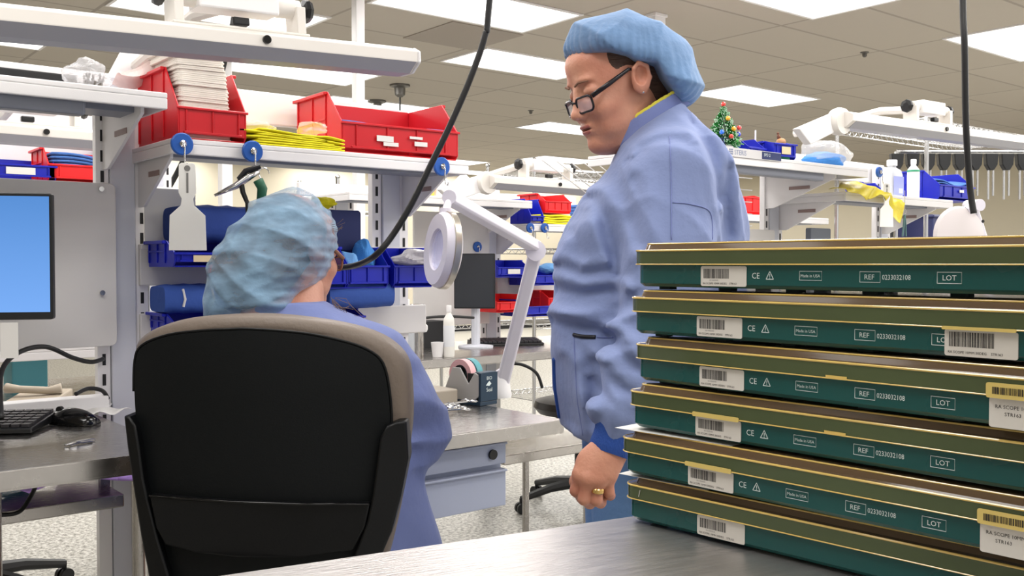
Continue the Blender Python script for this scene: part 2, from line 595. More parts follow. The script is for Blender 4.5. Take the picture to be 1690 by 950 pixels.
# utility columns from floor to ceiling
def column(px, py, d, wd, label, z0=0):
    p = PX(px, py, d=d)
    o = MB().box(-wd / 2, wd / 2, -wd / 2, wd / 2, z0, CEIL).box(-wd / 2 - .01, wd / 2 + .01, -wd / 2 - .01, wd / 2 + .01, CEIL - .02, CEIL).build('utility_column', M_white, None, (p.x, p.y, 0), 0, .003)
    return tag(o, label, 'column')
column(592, 300, 5.6, .055, 'slim white square column behind the yellow cloths')
column(1081, 20, 6.2, .095, 'slim white square column above the standing person cap')
column(372, 320, 7.5, .085, 'white square column seen under the near shelf')

# ================================================================== BENCH FRAMES
def upright(s, t, z1, label, z0=0.0, group=None):
    r = thing('upright_post', label, 'post', (s, t, 0), 0, group)
    m = MB().box(-.03, .03, -.02, .02, z0, z1)
    m.build('post_body', M_post, r, bevel=.003)
    m = MB()
    m.box(-.062, -.032, -.012, .012, z0, z1).box(.032, .062, -.012, .012, z0, z1)
    m.cur = 1
    z = max(z0, .75)
    while z < z1 - .04:
        for x in (-.047, .047):
            m.box(x - .004, x + .004, -.0135, -.0125, z, z + .028)
        z += .05
    m.build('slotted_channel', [M_white, M_dark], r)
    MB().box(-.05, .05, -.03, .03, 0 if z0 == 0 else z0 - .01, .02 if z0 == 0 else z0).build('foot_plate', M_post, r)
    return r

def shelf(s0, s1, tf, tb, z, label, brackets=(), th=.036, m=None, group=None, channel=None, bl=.9):
    """shelf with a turned-down front lip and triangular brackets; z is the top"""
    r = thing('bench_shelf', label, 'shelf', (s0, tf, z), 0, group)
    m = m or M_white
    L = s1 - s0; D = tb - tf
    b = MB().box(0, L, 0, D, -.012, 0).box(0, L, 0, .012, -th, -.012).box(0, .006, .012, D, -th, -.012).box(L - .006, L, .012, D, -th, -.012)
    b.build('shelf_board', m, r, bevel=.0025)
    MB().box(.03, L - .03, D * .3, D * .6, -.034, -.0125).build('stiffener', M_greyrail, r, bevel=.003)
    if channel:
        MB().box(channel[0], channel[1], .02, .06, -.062, -.0125).build('front_channel', M_greyrail, r, bevel=.006)
    for bs in brackets:
        pr = [(D + .0, -.145), (D, -.013), (.06, -.013), (.06, -.04), (D - .04, -.145)]
        q = MB().prism(pr, 'x', bs - .004, bs + .004)
        br = q.build('bracket', M_white, r, bevel=.001)
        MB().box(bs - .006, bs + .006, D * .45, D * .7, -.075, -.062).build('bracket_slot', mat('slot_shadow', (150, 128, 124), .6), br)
    return r

def table(s0, s1, tf, tb, z, label, th=.036, legs=(), m=None, corner=0):
    r = thing('steel_table', label, 'table', (s0, tf, 0))
    L, D = s1 - s0, tb - tf
    poly = [(0, 0), (L - corner, 0), (L, corner), (L, D), (0, D)]
    q = MB().prism(poly, 'z', z - th, z).build('table_top', m or M_steel, r, bevel=.004)
    for (x, y) in legs:
        MB().cyl((x, y, .03), (x, y, z - th), .02, n=14).cyl((x, y, 0), (x, y, .03), .026, .018, n=14).build('leg', M_steel, r, smooth=1)
    return r

upright(.762, 2.5, 1.66, 'grey slotted upright post between the monitor panel and the near red bin shelf')
upright(1.54, 2.5, 1.66, 'grey slotted upright post behind the magnifier lamp head')
upright(-.52, 2.5, 1.66, 'slotted upright post at the far left of the monitor panel')
r = tag(MB().box(-.6, 1.56, 2.525, 2.55, 1.585, 1.675).build('header_rail', M_white, bevel=.004), 'long white header rail across the tops of the near uprights', 'rail')
shelf(-.55, .755, 2.14, 2.49, 1.575, 'white upper shelf over the monitor carrying a crumpled plastic bag', (1.27,), channel=(.0, 1.14))
shelf(.785, 1.62, 2.20, 2.49, 1.486, 'white shelf with two red bins and blue magnet hooks', (.02, .80))
table(-.75, .66, 1.81, 2.46, .85, 'steel work table holding the keyboard and mouse', legs=((.06, .6), (1.095, .07)))
tb = table(.73, 1.745, 1.94, 2.46, .78, 'steel work table of the seated person with the tape dispenser', corner=.0, legs=((.04, .46),))
# under shelf at left with purple wraps
r = thing('under_shelf', 'steel shelf below the left work table with purple wraps on it', 'shelf', (-.7, 2.16, 0))
MB().box(0, 1.36, 0, .3, .672, .7).build('shelf_board', M_steel, r, bevel=.003)
for x_ in (.0, 1.34): MB().box(x_, x_ + .02, .1, .12, .7, .814).build('hanger', M_steel, r)
for k, (a, b, w_, d_, rz, lb) in enumerate(((120, 812, .26, .20, .2, 'folded purple wrap sheet on the under shelf'), (190, 800, .24, .2, -.3, 'purple wrap sheet next to the chair, on the under shelf'))):
    p = PX(a, b, z=.703)
    o = MB().sheet(lambda u, v: ((u - .5) * w_, (v - .5) * d_, .016 * math.sin(u * 5 + k) * math.sin(v * 4 + 1) + .036), 14, 10, .006).build('purple_wrap', mat('purple_wrap', (205, 165, 250), .7), None, (p.x, p.y + .03, .704 + .003 * k), rz, smooth='all')
    tag(o, lb, 'wrap')
p = PX(30, 805, z=.70)
o = MB().box(-.07, .07, -.06, .06, 0, .05).box(-.075, .075, -.065, .065, .05, .056).build('teal_box', mat('teal_plastic', (40, 110, 130), .5), None, (p.x - .03, p.y + .12, .70), 0, .004)
tag(o, 'small teal blue box below the left work table', 'box')

# monitor panel
pn = thing('backboard', 'large light grey back panel behind the monitor', 'panel', (0, 2.46, 0))
MB().prism(rrect(-.55, .735, 1.0, 1.395, .015), 'y', -.012, .012).build('panel_board', M_panel, pn, bevel=.002)
for z_ in (1.13, 1.38): MB().cyl((.70, -.014, z_), (.70, -.02, z_), .006).build('screw', M_chrome, pn)

# monitor, nearer than the panel
mon_c = PC(10, 412, 2.02)
mr_ = thing('monitor', 'wide monitor showing a plain blue screen, at the left edge', 'monitor', CW(mon_c.x, mon_c.y, .85), YAW + math.radians(12))
q = lambda z: 1.2 + (z - 1.2) * 1.33 - .85
MB().prism(rrect(-.44, .090, q(1.112), q(1.311), .006), 'y', 0, .02).build('monitor_shell', M_black, mr_, bevel=.002)
M_screen = bpy.data.materials.new('screen_blue'); M_screen.use_nodes = True
nt = M_screen.node_tree; nt.nodes.clear()
e = nt.nodes.new('ShaderNodeEmission'); o_ = nt.nodes.new('ShaderNodeOutputMaterial'); nt.links.new(e.outputs[0], o_.inputs[0])
tc = nt.nodes.new('ShaderNodeTexCoord'); gr = nt.nodes.new('ShaderNodeSeparateXYZ'); rp = nt.nodes.new('ShaderNodeValToRGB')
nt.links.new(tc.outputs['Generated'], gr.inputs[0]); nt.links.new(gr.outputs[2], rp.inputs[0]); nt.links.new(rp.outputs[0], e.inputs[0])
rp.color_ramp.elements[0].color = lin((124, 176, 248)); rp.color_ramp.elements[1].color = lin((92, 146, 216)); e.inputs[1].default_value = 1.0
MB().box(-.432, .084, -.0015, 0, q(1.124), q(1.306)).build('screen', M_screen, mr_)
MB().box(-.24, -.14, .02, .06, q(1.15), q(1.25)).tube([(-.19, .05, q(1.2)), (-.19, .08, .02)], .016).lathe([(.09, 0), (.09, .008), (.03, .016)], (-.19, .06, 0)).build('monitor_stand', M_black, mr_, smooth=1)
MB().box(-.012, .022, -.004, -.002, q(1.052), q(1.108)).build('paper_tag', M_paper, mr_)['label'] = 'white printed strip hanging below the screen'

# keyboard
kp = PX(5, 700, z=.86)
kb = thing('keyboard', 'black computer keyboard on the left work table', 'keyboard', (kp.x, kp.y, .85), YAW + math.radians(8))
MB().prism([(-.085, .004), (.085, .004), (.085, .026), (-.085, .014)], 'x', -.34, .085).build('keyboard_base', M_black, kb, bevel=.003)
m = MB()
for i in range(21):
    for j in range(6):
        x = -.333 + i * .0197; y = -.075 + j * .0262; z0 = .0145 + (y + .085) / .17 * .012
        m.prism(rrect(x, x + .0165, y, y + .022, .002, 2), 'z', z0, z0 + .006)
m.build('keys', mat('key_plastic', (38, 36, 40), .45), kb)
# mouse
mp_ = PX(112, 693, z=.86)
ms = thing('computer_mouse', 'glossy black computer mouse beside the keyboard', 'mouse', (mp_.x + .012, mp_.y, .85), YAW + math.radians(75))
m = MB(); rings = []
for j in range(9):
    u = j / 8; x = -.055 + .11 * u; w_ = .031 * math.sin(math.pi * (.12 + .8 * u)) ** .5; h_ = .036 * math.sin(math.pi * (.1 + .75 * u)) ** .7
    rings.append([(w_ * math.cos(a), x, max(.001, h_ * math.sin(a))) for a in [math.pi * k / 12 for k in range(13)]])
m.loft(rings)
m.build('mouse_shell', M_gloss, ms, smooth='all')
MB().cyl((-.004, .035, .030), (.004, .035, .030), .008).build('scroll_wheel', M_rubber, ms)
MB().tube([(0, .055, .01), (-.03, .075, .006), (-.09, .09, .004), (-.14, .14, .004)], .002, 6).build('mouse_cable', M_rubber, ms)

for k, (a, b, w_, d_, rz, lb) in enumerate(((158, 682, .10, .13, .3, 'crumpled white paper behind the mouse'), (140, 672, .12, .12, -.4, 'flat white paper sheet farther behind the mouse'))):
    p = PX(a, b, z=.85)
    o = MB().sheet(lambda u, v: ((u - .5) * w_, (v - .5) * d_, (.006 if k == 0 else .001) * (1 + math.sin(u * 9) * math.cos(v * 7)) + .002), 12, 12, .0008).build('paper_sheet', M_paper, None, (p.x, p.y, .8505 + .001 * k), rz, smooth='all')
    tag(o, lb, 'paper')
p = PX(135, 733, z=.85)
cl = thing('surgical_clip', 'small steel surgical clip lying on the left work table', 'surgical instrument', (p.x, p.y, .85), .5)
MB().tube([(-.03, 0, .003), (-.01, .004, .004), (.02, -.004, .003), (.035, .002, .002)], [.002, .003, .003, .001]).build('clip_arm', M_chrome, cl)
MB().tube([(-.03, .012, .003), (-.01, .004, .006), (.02, 0, .006), (.035, .002, .004)], [.002, .003, .003, .001]).build('clip_arm', M_chrome, cl)

# white cable duct along the rear of the left table
o = MB().box(-.7, .7, 2.40, 2.455, .85, .885).box(.30, .35, 2.396, 2.4, .862, .87).build('cable_duct', M_white, bevel=.004)
tag(o, 'long white cable duct along the rear edge of the left work table', 'duct')
def cable(name, label, pts, r, m=None, nseg=8):
    pts = [Vector(p) for p in pts]; out = []
    for i in range(len(pts) - 1):
        p0 = pts[max(i - 1, 0)]; p1 = pts[i]; p2 = pts[i + 1]; p3 = pts[min(i + 2, len(pts) - 1)]
        for k in range(nseg):
            t = k / nseg
            out.append(.5 * ((2 * p1) + (p2 - p0) * t + (2 * p0 - 5 * p1 + 4 * p2 - p3) * t * t + (3 * p1 - p0 - 3 * p2 + p3) * t ** 3))
    out.append(pts[-1])
    b = out[0].copy()
    o = MB().tube([p - b for p in out], r, 10).build(name, m or M_rubber, None, b, smooth='all')
    return tag(o, label, 'cable')
cable('power_cable', 'black cable looping from the monitor to the upright post', [PX(2, 690, t=2.2), PX(2, 615, t=2.3), PX(30, 582, t=2.35), PX(75, 572, t=2.38), PX(120, 590, t=2.4), PX(150, 597, t=2.42), PX(170, 592, t=2.47)], .0055)
cable('power_cable', 'short black cable bridging the cable duct near the post', [PX(125, 650, t=2.39), PX(145, 641, t=2.41), PX(168, 644, t=2.41), PX(178, 657, t=2.43)], .005)
cable('power_cable', 'black cable drooping under the left work table', [PX(62, 795, t=2.05), PX(50, 820, t=2.0), PX(30, 845, t=1.98), PX(-10, 850, t=1.98)], .004)
hp = PC(808, 0, 2.05)
cable('air_hose', 'long black hose sweeping from the ceiling past the red bins', [CW(.005, 2.05, CEIL)] + [CW(-.0, 2.05, 2.3)] + [PX(a, b, d=2.05) for a, b in ((808, 0), (800, 60), (776, 130), (746, 200), (712, 270), (680, 335), (650, 385), (622, 419))] + [PX(595, 435, d=2.12), PX(566, 441, d=2.19), PX(535, 440, d=2.24), PX(500, 430, d=2.26)], .0068)
cable('drop_cable', 'thin black cable hanging behind the white cloth stack', [PX(425, -192, d=4.0), PX(395, -20, d=4.0), PX(384, 40, d=4.0), PX(372, 95, d=4.0), PX(352, 160, d=4.05), PX(300, 270, d=4.2), PX(276, 314, d=4.2)], .012)
cable('drop_cable', 'thin black cable hanging in front of the right bench', [PX(1589, -200, d=3.3), PX(1589, 0, d=3.3), PX(1592, 80, d=3.3), PX(1594, 200, d=3.35), PX(1600, 300, d=3.4), PX(1607, 352, d=3.4)], .011)

# ------------------------------------------------------------------ bins
def bin_parts(root, w_, l, h, m, lip=.45, slots=1, label_m=None, name='bin_tub'):
    """open-front stacking bin; front faces -y, origin at the front left bottom"""
    th = .004; fl = .010
    side = [(0, .012), (0.012, 0), (l, 0), (l, h), (l * .30, h), (.0, h * lip)]
    b = MB()
    for x in (0, w_ - th): b.prism([(y, z) for y, z in side], 'x', x, x + th)
    b.box(th, w_ - th, .006, l, 0, th)                       # bottom
    b.box(th, w_ - th, l - th, l, th, h)                     # back
    b.prism([(0, .012), (th, .012), (th, h * lip), (0, h * lip)], 'x', th, w_ - th)   # front lip
    b.box(-fl, 0, l * .30, l, h - .008, h).box(w_, w_ + fl, l * .30, l, h - .008, h)   # top flanges
    b.box(-fl, w_ + fl, l, l + fl, h - .008, h)
    b.box(-.003, w_ + .003, -.006, 0, h * lip - .006, h * lip)
    for x in (-.003, w_):
        for y in (l * .32, l * .62, l - .01):
            b.box(x, x + .003, y, y + .006, .01, h - .008)   # ribs
        b.box(x, x + .003, l * .32, l, h * .55, h * .55 + .005)
    n = slots + 1
    for k in range(n + 1):
        x = w_ * .12 + k * (w_ * .76) / n
        b.box(x - .002, x + .002, -.004, 0, .014, h * lip - .006)
    b.box(w_ * .08, w_ * .92, -.005, 0, .012, .018)
    o = b.build(name, m, root, bevel=.0012, seg=1)
    if label_m:
        MB().box(w_ * .3, w_ * .7, -.0062, -.0052, h * lip * .35, h * lip * .8).build('bin_label', label_m, root)
    return o
def bin_at(loc, w_, l, h, m, label, rot=0, lip=.45, slots=1, label_m=None, group=None):
    r = thing('storage_bin', label, 'bin', loc, rot, group)
    bin_parts(r, w_, l, h, m, lip, slots, label_m)
    return r
# near red bin with the white cloth stack
B1 = (.80, 2.205, 1.4865)
bin_at(B1, .165, .27, .175, M_red, 'red bin filled with a tall stack of white cloths', 0, .42)
# 30 cloths leaning back to the left
z = 1.4925
protoc = None
for k in range(27):
    th = .0085 if k < 8 else .0093
    wob = random.uniform(-.003, .003)
    u = k / 26
    x = .815 - .022 * (max(0, u - .35) * 1.6) ** 2 + wob
    if protoc is None:
        m = MB()
        m.prism(rrect(0, .128, 0, .17, .01, 3), 'z', 0, .0042).prism(rrect(.002, .126, .001, .17, .01, 3), 'z', .0044, .0084)
        protoc = m.build('folded_cloth', M_cloth, None, (x, 2.235, z), 0, .0012)
        o = protoc
    else:
        o = protoc.copy(); COL.objects.link(o); o.location = (x, 2.235 + wob, z)
    o.rotation_euler = (0, math.radians(-4 * max(0, u - .5) * 2), 0)
    o.scale = (1 - .08 * u, 1, th / .0086)
    tag(o, 'folded white cloth in the tall stack standing in the red bin', 'cloth', 'white cloths stacked in the red bin')
    z += th - .0001
# wide red bin
r2 = bin_at((1.225, 2.215, 1.4865), .36, .265, .165, M_red, 'wide red bin holding blue cloth, nearest the hose', math.radians(-2), .48, 2)
for k in range(5):
    def f(u, v, k=k): return (.02 + u * .32, .02 + v * .2, .052 + k * .007 + .006 * math.sin(u * 7 + k * .25) + .012 * math.sin(v * 3))
    o = MB().sheet(f, 22, 8, .004).build('blue_towel', M_bluecloth, None, (1.225, 2.215, 1.4865), 0, smooth='all')
    tag(o, 'folded blue towel inside the wide red bin', 'towel', 'blue towels in the wide red bin')
for (x0, x1, z0, z1) in ((.1, .15, .035, .05), (.12, .165, .024, .034), (.2, .24, .048, .055), (.215, .255, .03, .042)):
    MB().box(x0, x1, -.0068, -.0052, z0, z1).build('torn_label', M_paper, r2)['label'] = 'torn remains of a white sticker'
# yellow cloths with plastic film
for k in range(7):
    def f(u, v, k=k): return (u * .235 - .01 * k * (k % 2), v * .2, .004 + .0055 * k + .004 * math.sin(u * 6 + k * .2) * (k / 7) - .009 * max(0, u - .8) * k)
    o = MB().sheet(f, 24, 6, .0035).build('yellow_cloth', M_yellow, None, (.995, 2.205, 1.4868), 0, smooth='all')
    tag(o, 'flat yellow cloth in the pile between the two red bins', 'cloth', 'yellow cloths piled between the red bins')
def crumple(name, label, loc, rx, ry, rz, seed, m, rot=0, cat='plastic bag', amp=.35, flat=.0, peak=None, nu=40, nv=24):
    rnd = random.Random(seed); ks = [(Vector((rnd.uniform(-1, 1), rnd.uniform(-1, 1), rnd.uniform(-1, 1))).normalized(), rnd.uniform(1.6, 4.6), rnd.uniform(0, 6)) for _ in range(9)]
    b = MB(); rings = []
    for j in range(1, nv):
        th_ = math.pi * j / nv; rg = []
        for i in range(nu):
            ph = 2 * math.pi * i / nu
            n = Vector((math.sin(th_) * math.cos(ph), math.sin(th_) * math.sin(ph), -math.cos(th_)))
            s_ = 1.0
            for (kv, fr_, p0) in ks: s_ += amp / 8 * (1 - 2 * abs(math.sin(fr_ * n.dot(kv) + p0)) ** .8)
            p = Vector((n.x * rx * s_, n.y * ry * s_, max(n.z * rz * s_, -flat if flat else -9)))
            if peak and n.z > 0: p += Vector(peak) * (max(0, n.z) ** 4)
            rg.append(p)
        rings.append(rg)
    b.loft(rings)
    zmin = min(v[2] for v in b.v)
    o = b.build(name, m, None, (loc[0], loc[1], loc[2] - zmin), rot)
    return tag(o, label, cat)
p = PX(480, 228, t=2.28)
crumple('film_wrap', 'clear plastic film lying over the yellow cloths', (1.03, 2.30, 1.528), .06, .07, .014, 3, M_film2, amp=.5)
crumple('film_wrap', 'clear plastic film bunched against the wide red bin', (1.17, 2.27, 1.526), .038, .06, .022, 9, M_film2, amp=.5)
p = PX(205, 140, z=1.577)
crumple('plastic_bag', 'crumpled clear plastic bag of small metal parts on the upper shelf', (.60, 2.20, 1.5755), .060, .045, .034, 5, M_film, amp=.5, flat=.024, peak=(.02, 0, .012))
m = MB()
for k in range(26):
    x, y = random.uniform(-.03, .035), random.uniform(-.02, .02)
    m.tube([(x, y, .004), (x + random.uniform(-.012, .012), y + random.uniform(-.01, .01), random.uniform(.01, .035))], .0022, 6)
o = m.build('metal_fittings', mat('dull_metal', (120, 116, 110), .35, .8), None, (.60, 2.20, 1.5765)); tag(o, 'heap of small grey metal fittings inside the clear bag', 'fittings', kind='stuff')
# red translucent film bag over the near bin
b = MB().sheet(lambda u, v: (u * .20 - .05, .08 + v * .08, .14 + .10 * math.sin(math.pi * min(1, u * .8 + .1)) * (.7 + .3 * math.sin(v * 5)) - .03 * abs(math.sin(u * 6))), 16, 8, .001)
o = b.build('film_bag', mat('pinkish_film', (228, 205, 200), .3, alpha=.55, bump=.6, bscale=20), None, (.78, 2.30, 1.4865)); tag(o, 'pinkish clear plastic bag stuffed behind the white cloth stack', 'plastic bag')
b = MB().sheet(lambda u, v: (u * .10, v * .07, .19 + .05 * math.sin(3 * u + 1) - .02 * abs(math.sin(v * 6 + u * 4))), 12, 8, .001)
# white angled arm bracket behind
ar = thing('support_bracket', 'white angled support arm rising behind the cloth stack', 'lamp arm', (.74, 2.51, 1.55))
MB().prism([(-.02, .0), (.03, .0), (.12, .17), (.10, .2), (.04, .2), (-.03, .06)], 'y', .0, .012).build('arm_plate', M_white, ar, bevel=.002)

# ------------------------------------------------------------------ magnet hooks, tags, blow gun
def magnet(px, py, tt, label, r=.0255, hook=True):
    p = PX(px, py, t=tt)
    g = thing('magnet_hook', label, 'magnet hook', p, 0)
    MB().lathe([(r * .9, 0), (r, .002), (r, .008), (r * .9, .010)]).xf(Matrix.Rotation(math.radians(90), 4, 'X')).build('magnet_disc', M_disc, g, smooth=1)
    MB().lathe([(.008, .010), (.008, .014), (.004, .018)]).xf(Matrix.Rotation(math.radians(90), 4, 'X')).build('hook_base', M_chrome, g, smooth=1)
    if hook: MB().tube([(0, -.018, 0), (0, -.022, -.008), (0, -.02, -.032), (0, -.024, -.05), (.0, -.034, -.052), (0, -.038, -.044)], .0018, 8).build('hook', M_chrome, g, smooth='all')
    return p
mh1 = magnet(299, 238, 2.19, 'round blue magnet hook holding a white paddle tag, at the left end of the shelf')
mh2 = magnet(415, 250, 2.19, 'round blue magnet hook holding the blow gun')
mh3 = magnet(727, 275, 2.19, 'round blue magnet hook at the right end of the shelf, empty')
def paddle(loc, sc_, label, rot=0.0):
    g = thing('paddle_tag', label, 'tag', loc, rot)
    pts = [(-.011, 0), (-.016, -.004), (-.017, -.06), (-.011, -.072), (-.013, -.085), (-.034, -.105), (-.036, -.175), (.036, -.175), (.034, -.105), (.013, -.085), (.011, -.072), (.017, -.06), (.016, -.004), (.011, 0)]
    b = MB().prism([(x * sc_, z * sc_) for x, z in pts][::-1], 'y', -.002, .002)
    b.build('paddle_plate', M_tag, g, bevel=.0008)
    MB().box(-.002 * sc_, .002 * sc_, -.0028, -.002, -.06 * sc_, -.02 * sc_).cyl((0, -.0021, -.011 * sc_), (0, -.003, -.011 * sc_), .006 * sc_).build('paddle_slot', mat('slot_grey', (120, 118, 114), .6), g)
    return g
paddle(mh1 + Vector((.0, -.036, -.045)), 1.12, 'white plastic paddle tag hanging from the left magnet hook', math.radians(-20))
bg = thing('blow_gun', 'silver and black air blow gun hanging from the middle magnet hook', 'blow gun', mh2 + Vector((0, -.04, -.05)), math.radians(-25))
MB().tube([(.0, 0, .0), (-.03, 0, -.018), (-.052, 0, -.035), (-.1, 0, -.058)], [.006, .009, .008, .003], 12).build('nozzle_tube', M_chrome, bg, smooth='all')
MB().tube([(.004, 0, .012), (-.03, 0, .0), (-.046, 0, -.02)], [.006, .007, .006]).tube([(-.042, 0, -.015), (-.036, 0, -.05), (-.026, 0, -.075)], [.007, .006, .005]).build('trigger', M_black, bg, smooth=1)
MB().tube([(-.002, 0, -.02), (.008, 0, -.04), (.004, 0, -.075)], [.012, .012, .01]).build('grip', mat('green_grip', (30, 90, 66), .5), bg, smooth='all')
MB().tube([(.012 + .012 * math.cos(a), 0, -.005 + .014 * math.sin(a)) for a in [k * .5 for k in range(10)]], .0015, 6).build('hang_ring', M_chrome, bg)
cable('air_hose', 'thin black hose dropping from the blow gun handle', [mh2 + Vector((-.03, -.04, -.12)), mh2 + Vector((-.02, -.03, -.2)), mh2 + Vector((.02, .0, -.3)), mh2 + Vector((.08, .1, -.36))], .004)

# ------------------------------------------------------------------ rail with hanging bins
o = tag(MB().box(.80, 1.66, 2.475, 2.49, 1.145, 1.25).box(.80, 1.66, 2.465, 2.475, 1.235, 1.25).build('louvre_rail', M_panel, bevel=.003), 'light grey louvre rail carrying the row of blue bins', 'rail')
o = tag(MB().box(.80, 1.66, 2.475, 2.49, .99, 1.075).build('louvre_rail', M_panel, bevel=.003), 'lower light grey louvre rail behind the chair', 'rail')
M_bl = mat('cream_label', (225, 205, 165), .6)
xs = [(.815, 'blue hanging bin with a folded navy wrap, leftmost on the rail'), (.975, 'blue hanging bin behind the paddle tag and cap'), (1.135, 'blue hanging bin hidden mostly by the seated person cap'),
      (1.27, 'blue hanging bin holding blue caps, beside the glasses'), (1.42, 'blue hanging bin holding a clear bag, next to the lamp head')]
for k, (x, lb) in enumerate(xs):
    w_ = .145 if k < 3 else .132
    bin_at((x, 2.275, 1.192 if k < 2 else 1.134), w_, .18, .064 if k < 2 else .112, M_blue, lb, 0, .55, 1, M_bl if k == 0 else M_paper if k == 1 else None, 'blue bins on the louvre rail')
for k, x in enumerate((.82, 1.2)):
    bin_at((x, 2.30, 1.03), .14, .16, .05, M_blue, ('blue bin on the lower rail left of the chair', 'blue bin on the lower rail right of the seated person')[k], 0, .6)
def bundle(loc, w_, d_, h_, label, m, rot=0, name='wrapped_pack', stripes=0):
    g = thing(name, label, 'pack', loc, rot)
    b = MB(); rings = []
    for j in range(9):
        x = (j / 8 - .5) * w_; e = .8 + .2 * math.sin(math.pi * (j + .6) / 9.2) ** .4
        rings.append([(x, d_ / 2 * e * (abs(math.cos(a)) ** .55) * (1 if math.cos(a) > 0 else -1), h_ / 2 + h_ / 2 * e * (abs(math.sin(a)) ** .55) * (1 if math.sin(a) > 0 else -1) + .002 * math.sin(j * 3 + a * 3)) for a in [2 * math.pi * k / 24 for k in range(24)]])
    b.loft(rings).build('pack_wrap', m, g, smooth=1)
    for k in range(stripes):
        x = -w_ * .25 + k * w_ * .42
        MB().tube([(x, -d_ / 2 * .97, h_ * .25), (x + .004, -d_ / 2 * 1.0, h_ * .5), (x, -d_ / 2 * .93, h_ * .85)], .003, 6).build('tape_strip', M_paper, g)
    return g
bundle((.945, 2.37, 1.25), .20, .15, .095, 'navy blue wrapped pack behind the paddle tag', M_wrap)
bundle((1.125, 2.38, 1.25), .15, .14, .10, 'navy blue wrapped pack behind the seated person cap', M_wrap)
g = tag(MB().prism(rrect(1.215, 1.39, 1.235, 1.35, .01), 'y', 2.40, 2.455).build('navy_case', mat('navy_card', (24, 38, 92), .6), bevel=.004), 'flat dark navy case standing right of the seated person cap', 'case')
bundle((.895, 2.38, 1.078), .17, .12, .072, 'blue wrapped pack with two white tapes on the lower rail', mat('mid_blue_wrap', (52, 84, 160), .85, bump=.15, bscale=50), stripes=2)
bundle((1.06, 2.40, 1.078), .14, .1, .068, 'plain navy pack beside the taped blue pack', M_wrap)
bundle((1.33, 2.36, 1.078), .20, .16, .075, 'blue wrapped pack under the bins right of the seated person', mat('mid_blue_wrap', (52, 84, 160), .85))
crumple('surgical_hat', 'pale blue folded cap in the bin beside the glasses', (1.315, 2.35, 1.14), .032, .05, .055, 21, mat('pale_cap', (110, 165, 220), .8), cat='cap', amp=.2)
crumple('surgical_hat', 'bright blue folded cap standing in the bin beside the glasses', (1.372, 2.36, 1.14), .030, .05, .066, 22, mat('bright_cap', (62, 130, 200), .8), cat='cap', amp=.2)
crumple('plastic_bag', 'clear bag of white gloves spilling from the bin by the lamp head', (1.50, 2.28, 1.195), .085, .06, .026, 23, mat('frosted_film', (215, 212, 215), .3, alpha=.8, bump=.9, bscale=30), amp=.45)
crumple('yellow_cloth', 'small yellow cloth behind the top of the seated person cap', (1.285, 2.428, 1.351), .045, .022, .018, 24, M_yellow, cat='cloth')
g = tag(MB().box(0, .13, 0, .002, 0, .14).build('notice_sheet', M_paper, None, (.81, 2.468, 1.25)), 'white printed notice behind the paddle tag at left', 'notice')
tag(MB().box(0, .02, 0, .02, 0, .022).build('orange_clip', mat('orange_plastic', (235, 80, 30), .4), None, (.90, 2.27, 1.176), 0, .003), 'small orange clip on the leftmost blue bin', 'clip')

# ------------------------------------------------------------------ task light bars
def light_bar(loc, L, label, tilt=0, rot=0, mount=.45, d_=.10, side=False):
    g = thing('task_light', label, 'task light', loc, (0, -tilt, rot))
    prof = [(-d_ / 2, .012), (-d_ / 2, -.012), (-d_ / 2 + .03, -.032), (d_ / 2 - .03, -.032), (d_ / 2, -.012), (d_ / 2, .012), (d_ / 2 - .02, .022), (-d_ / 2 + .02, .022)]
    MB().prism(prof, 'x', 0, L).build('light_housing', M_cream, g, bevel=.002)
    MB().prism([(a * 1.03, b * 1.04) for a, b in prof], 'x', L, L + .008).build('end_cap', M_white, g, bevel=.003)
    MB().prism([(-d_ / 2 - .001, -.0125), (-d_ / 2 + .0295, -.0335), (d_ / 2 - .0295, -.0335), (d_ / 2, -.012)][::-1], 'x', .02, L - .005).build('light_lens', mat('lens_grey', (160, 160, 168), .4), g)
    x = mount * L
    MB().box(x - .085, x + .085, -.03, .03, .06, .11).build('mount_block', M_white, g, bevel=.004)
    MB().box(x - .14, x + .15, -.035, .035, .022, .028).box(x - .135, x - .115, -.028, .028, .028, .085).box(x + .125, x + .145, -.028, .028, .028, .085).build('mount_bracket', M_cream, g, bevel=.002)
    MB().cyl((x - .13, 0, .083), (x + .14, 0, .083), .02).build('pivot_tube', M_cream, g, smooth=1)
    for xx, sg in ((x - .165, -1), (x + .15, 1)):
        MB().lathe([(.012, 0), (.024, .003), (.026, .010), (.022, .018), (.010, .020)], n=8).xf(Matrix.Translation((xx, 0, .083)) @ Matrix.Rotation(math.radians(90), 4, 'Y')).build('knob', M_black, g)
    MB().box(x - .02, x + .015, -.038, -.02, .03, .046).build('latch', M_black, g, bevel=.003)
    MB().cyl((x + .04, -d_ / 2, .002), (x + .04, -d_ / 2 - .006, .002), .0085).build('switch_button', M_gloss, g, smooth=1)
    MB().tube([(x, .03, .085), (x, .2, .10), (x, .61, .05)], .016).build('rear_support', M_cream, g, smooth=1)
    if side:
        MB().prism([(-.02, .02), (.03, -.03), (-.17, -.10), (-.24, -.05)], 'y', .0, .03).build('support_arm', M_white, g, bevel=.004)
        MB().lathe([(.045, -.02), (.05, 0), (.045, .02)]).xf(Matrix.Translation((.0, .0, -.01)) @ Matrix.Rotation(math.radians(90), 4, 'X')).build('arm_joint', M_cream, g, smooth=1)
    return g
a_ = PX(-60, 27, t=1.9); b_ = PX(668, 100, t=1.9)
light_bar(a_, (b_ - a_).length, 'long cream task light overhead at upper left, nearest one', math.asin((b_.z - a_.z) / (b_ - a_).length), 0, .548, .11)

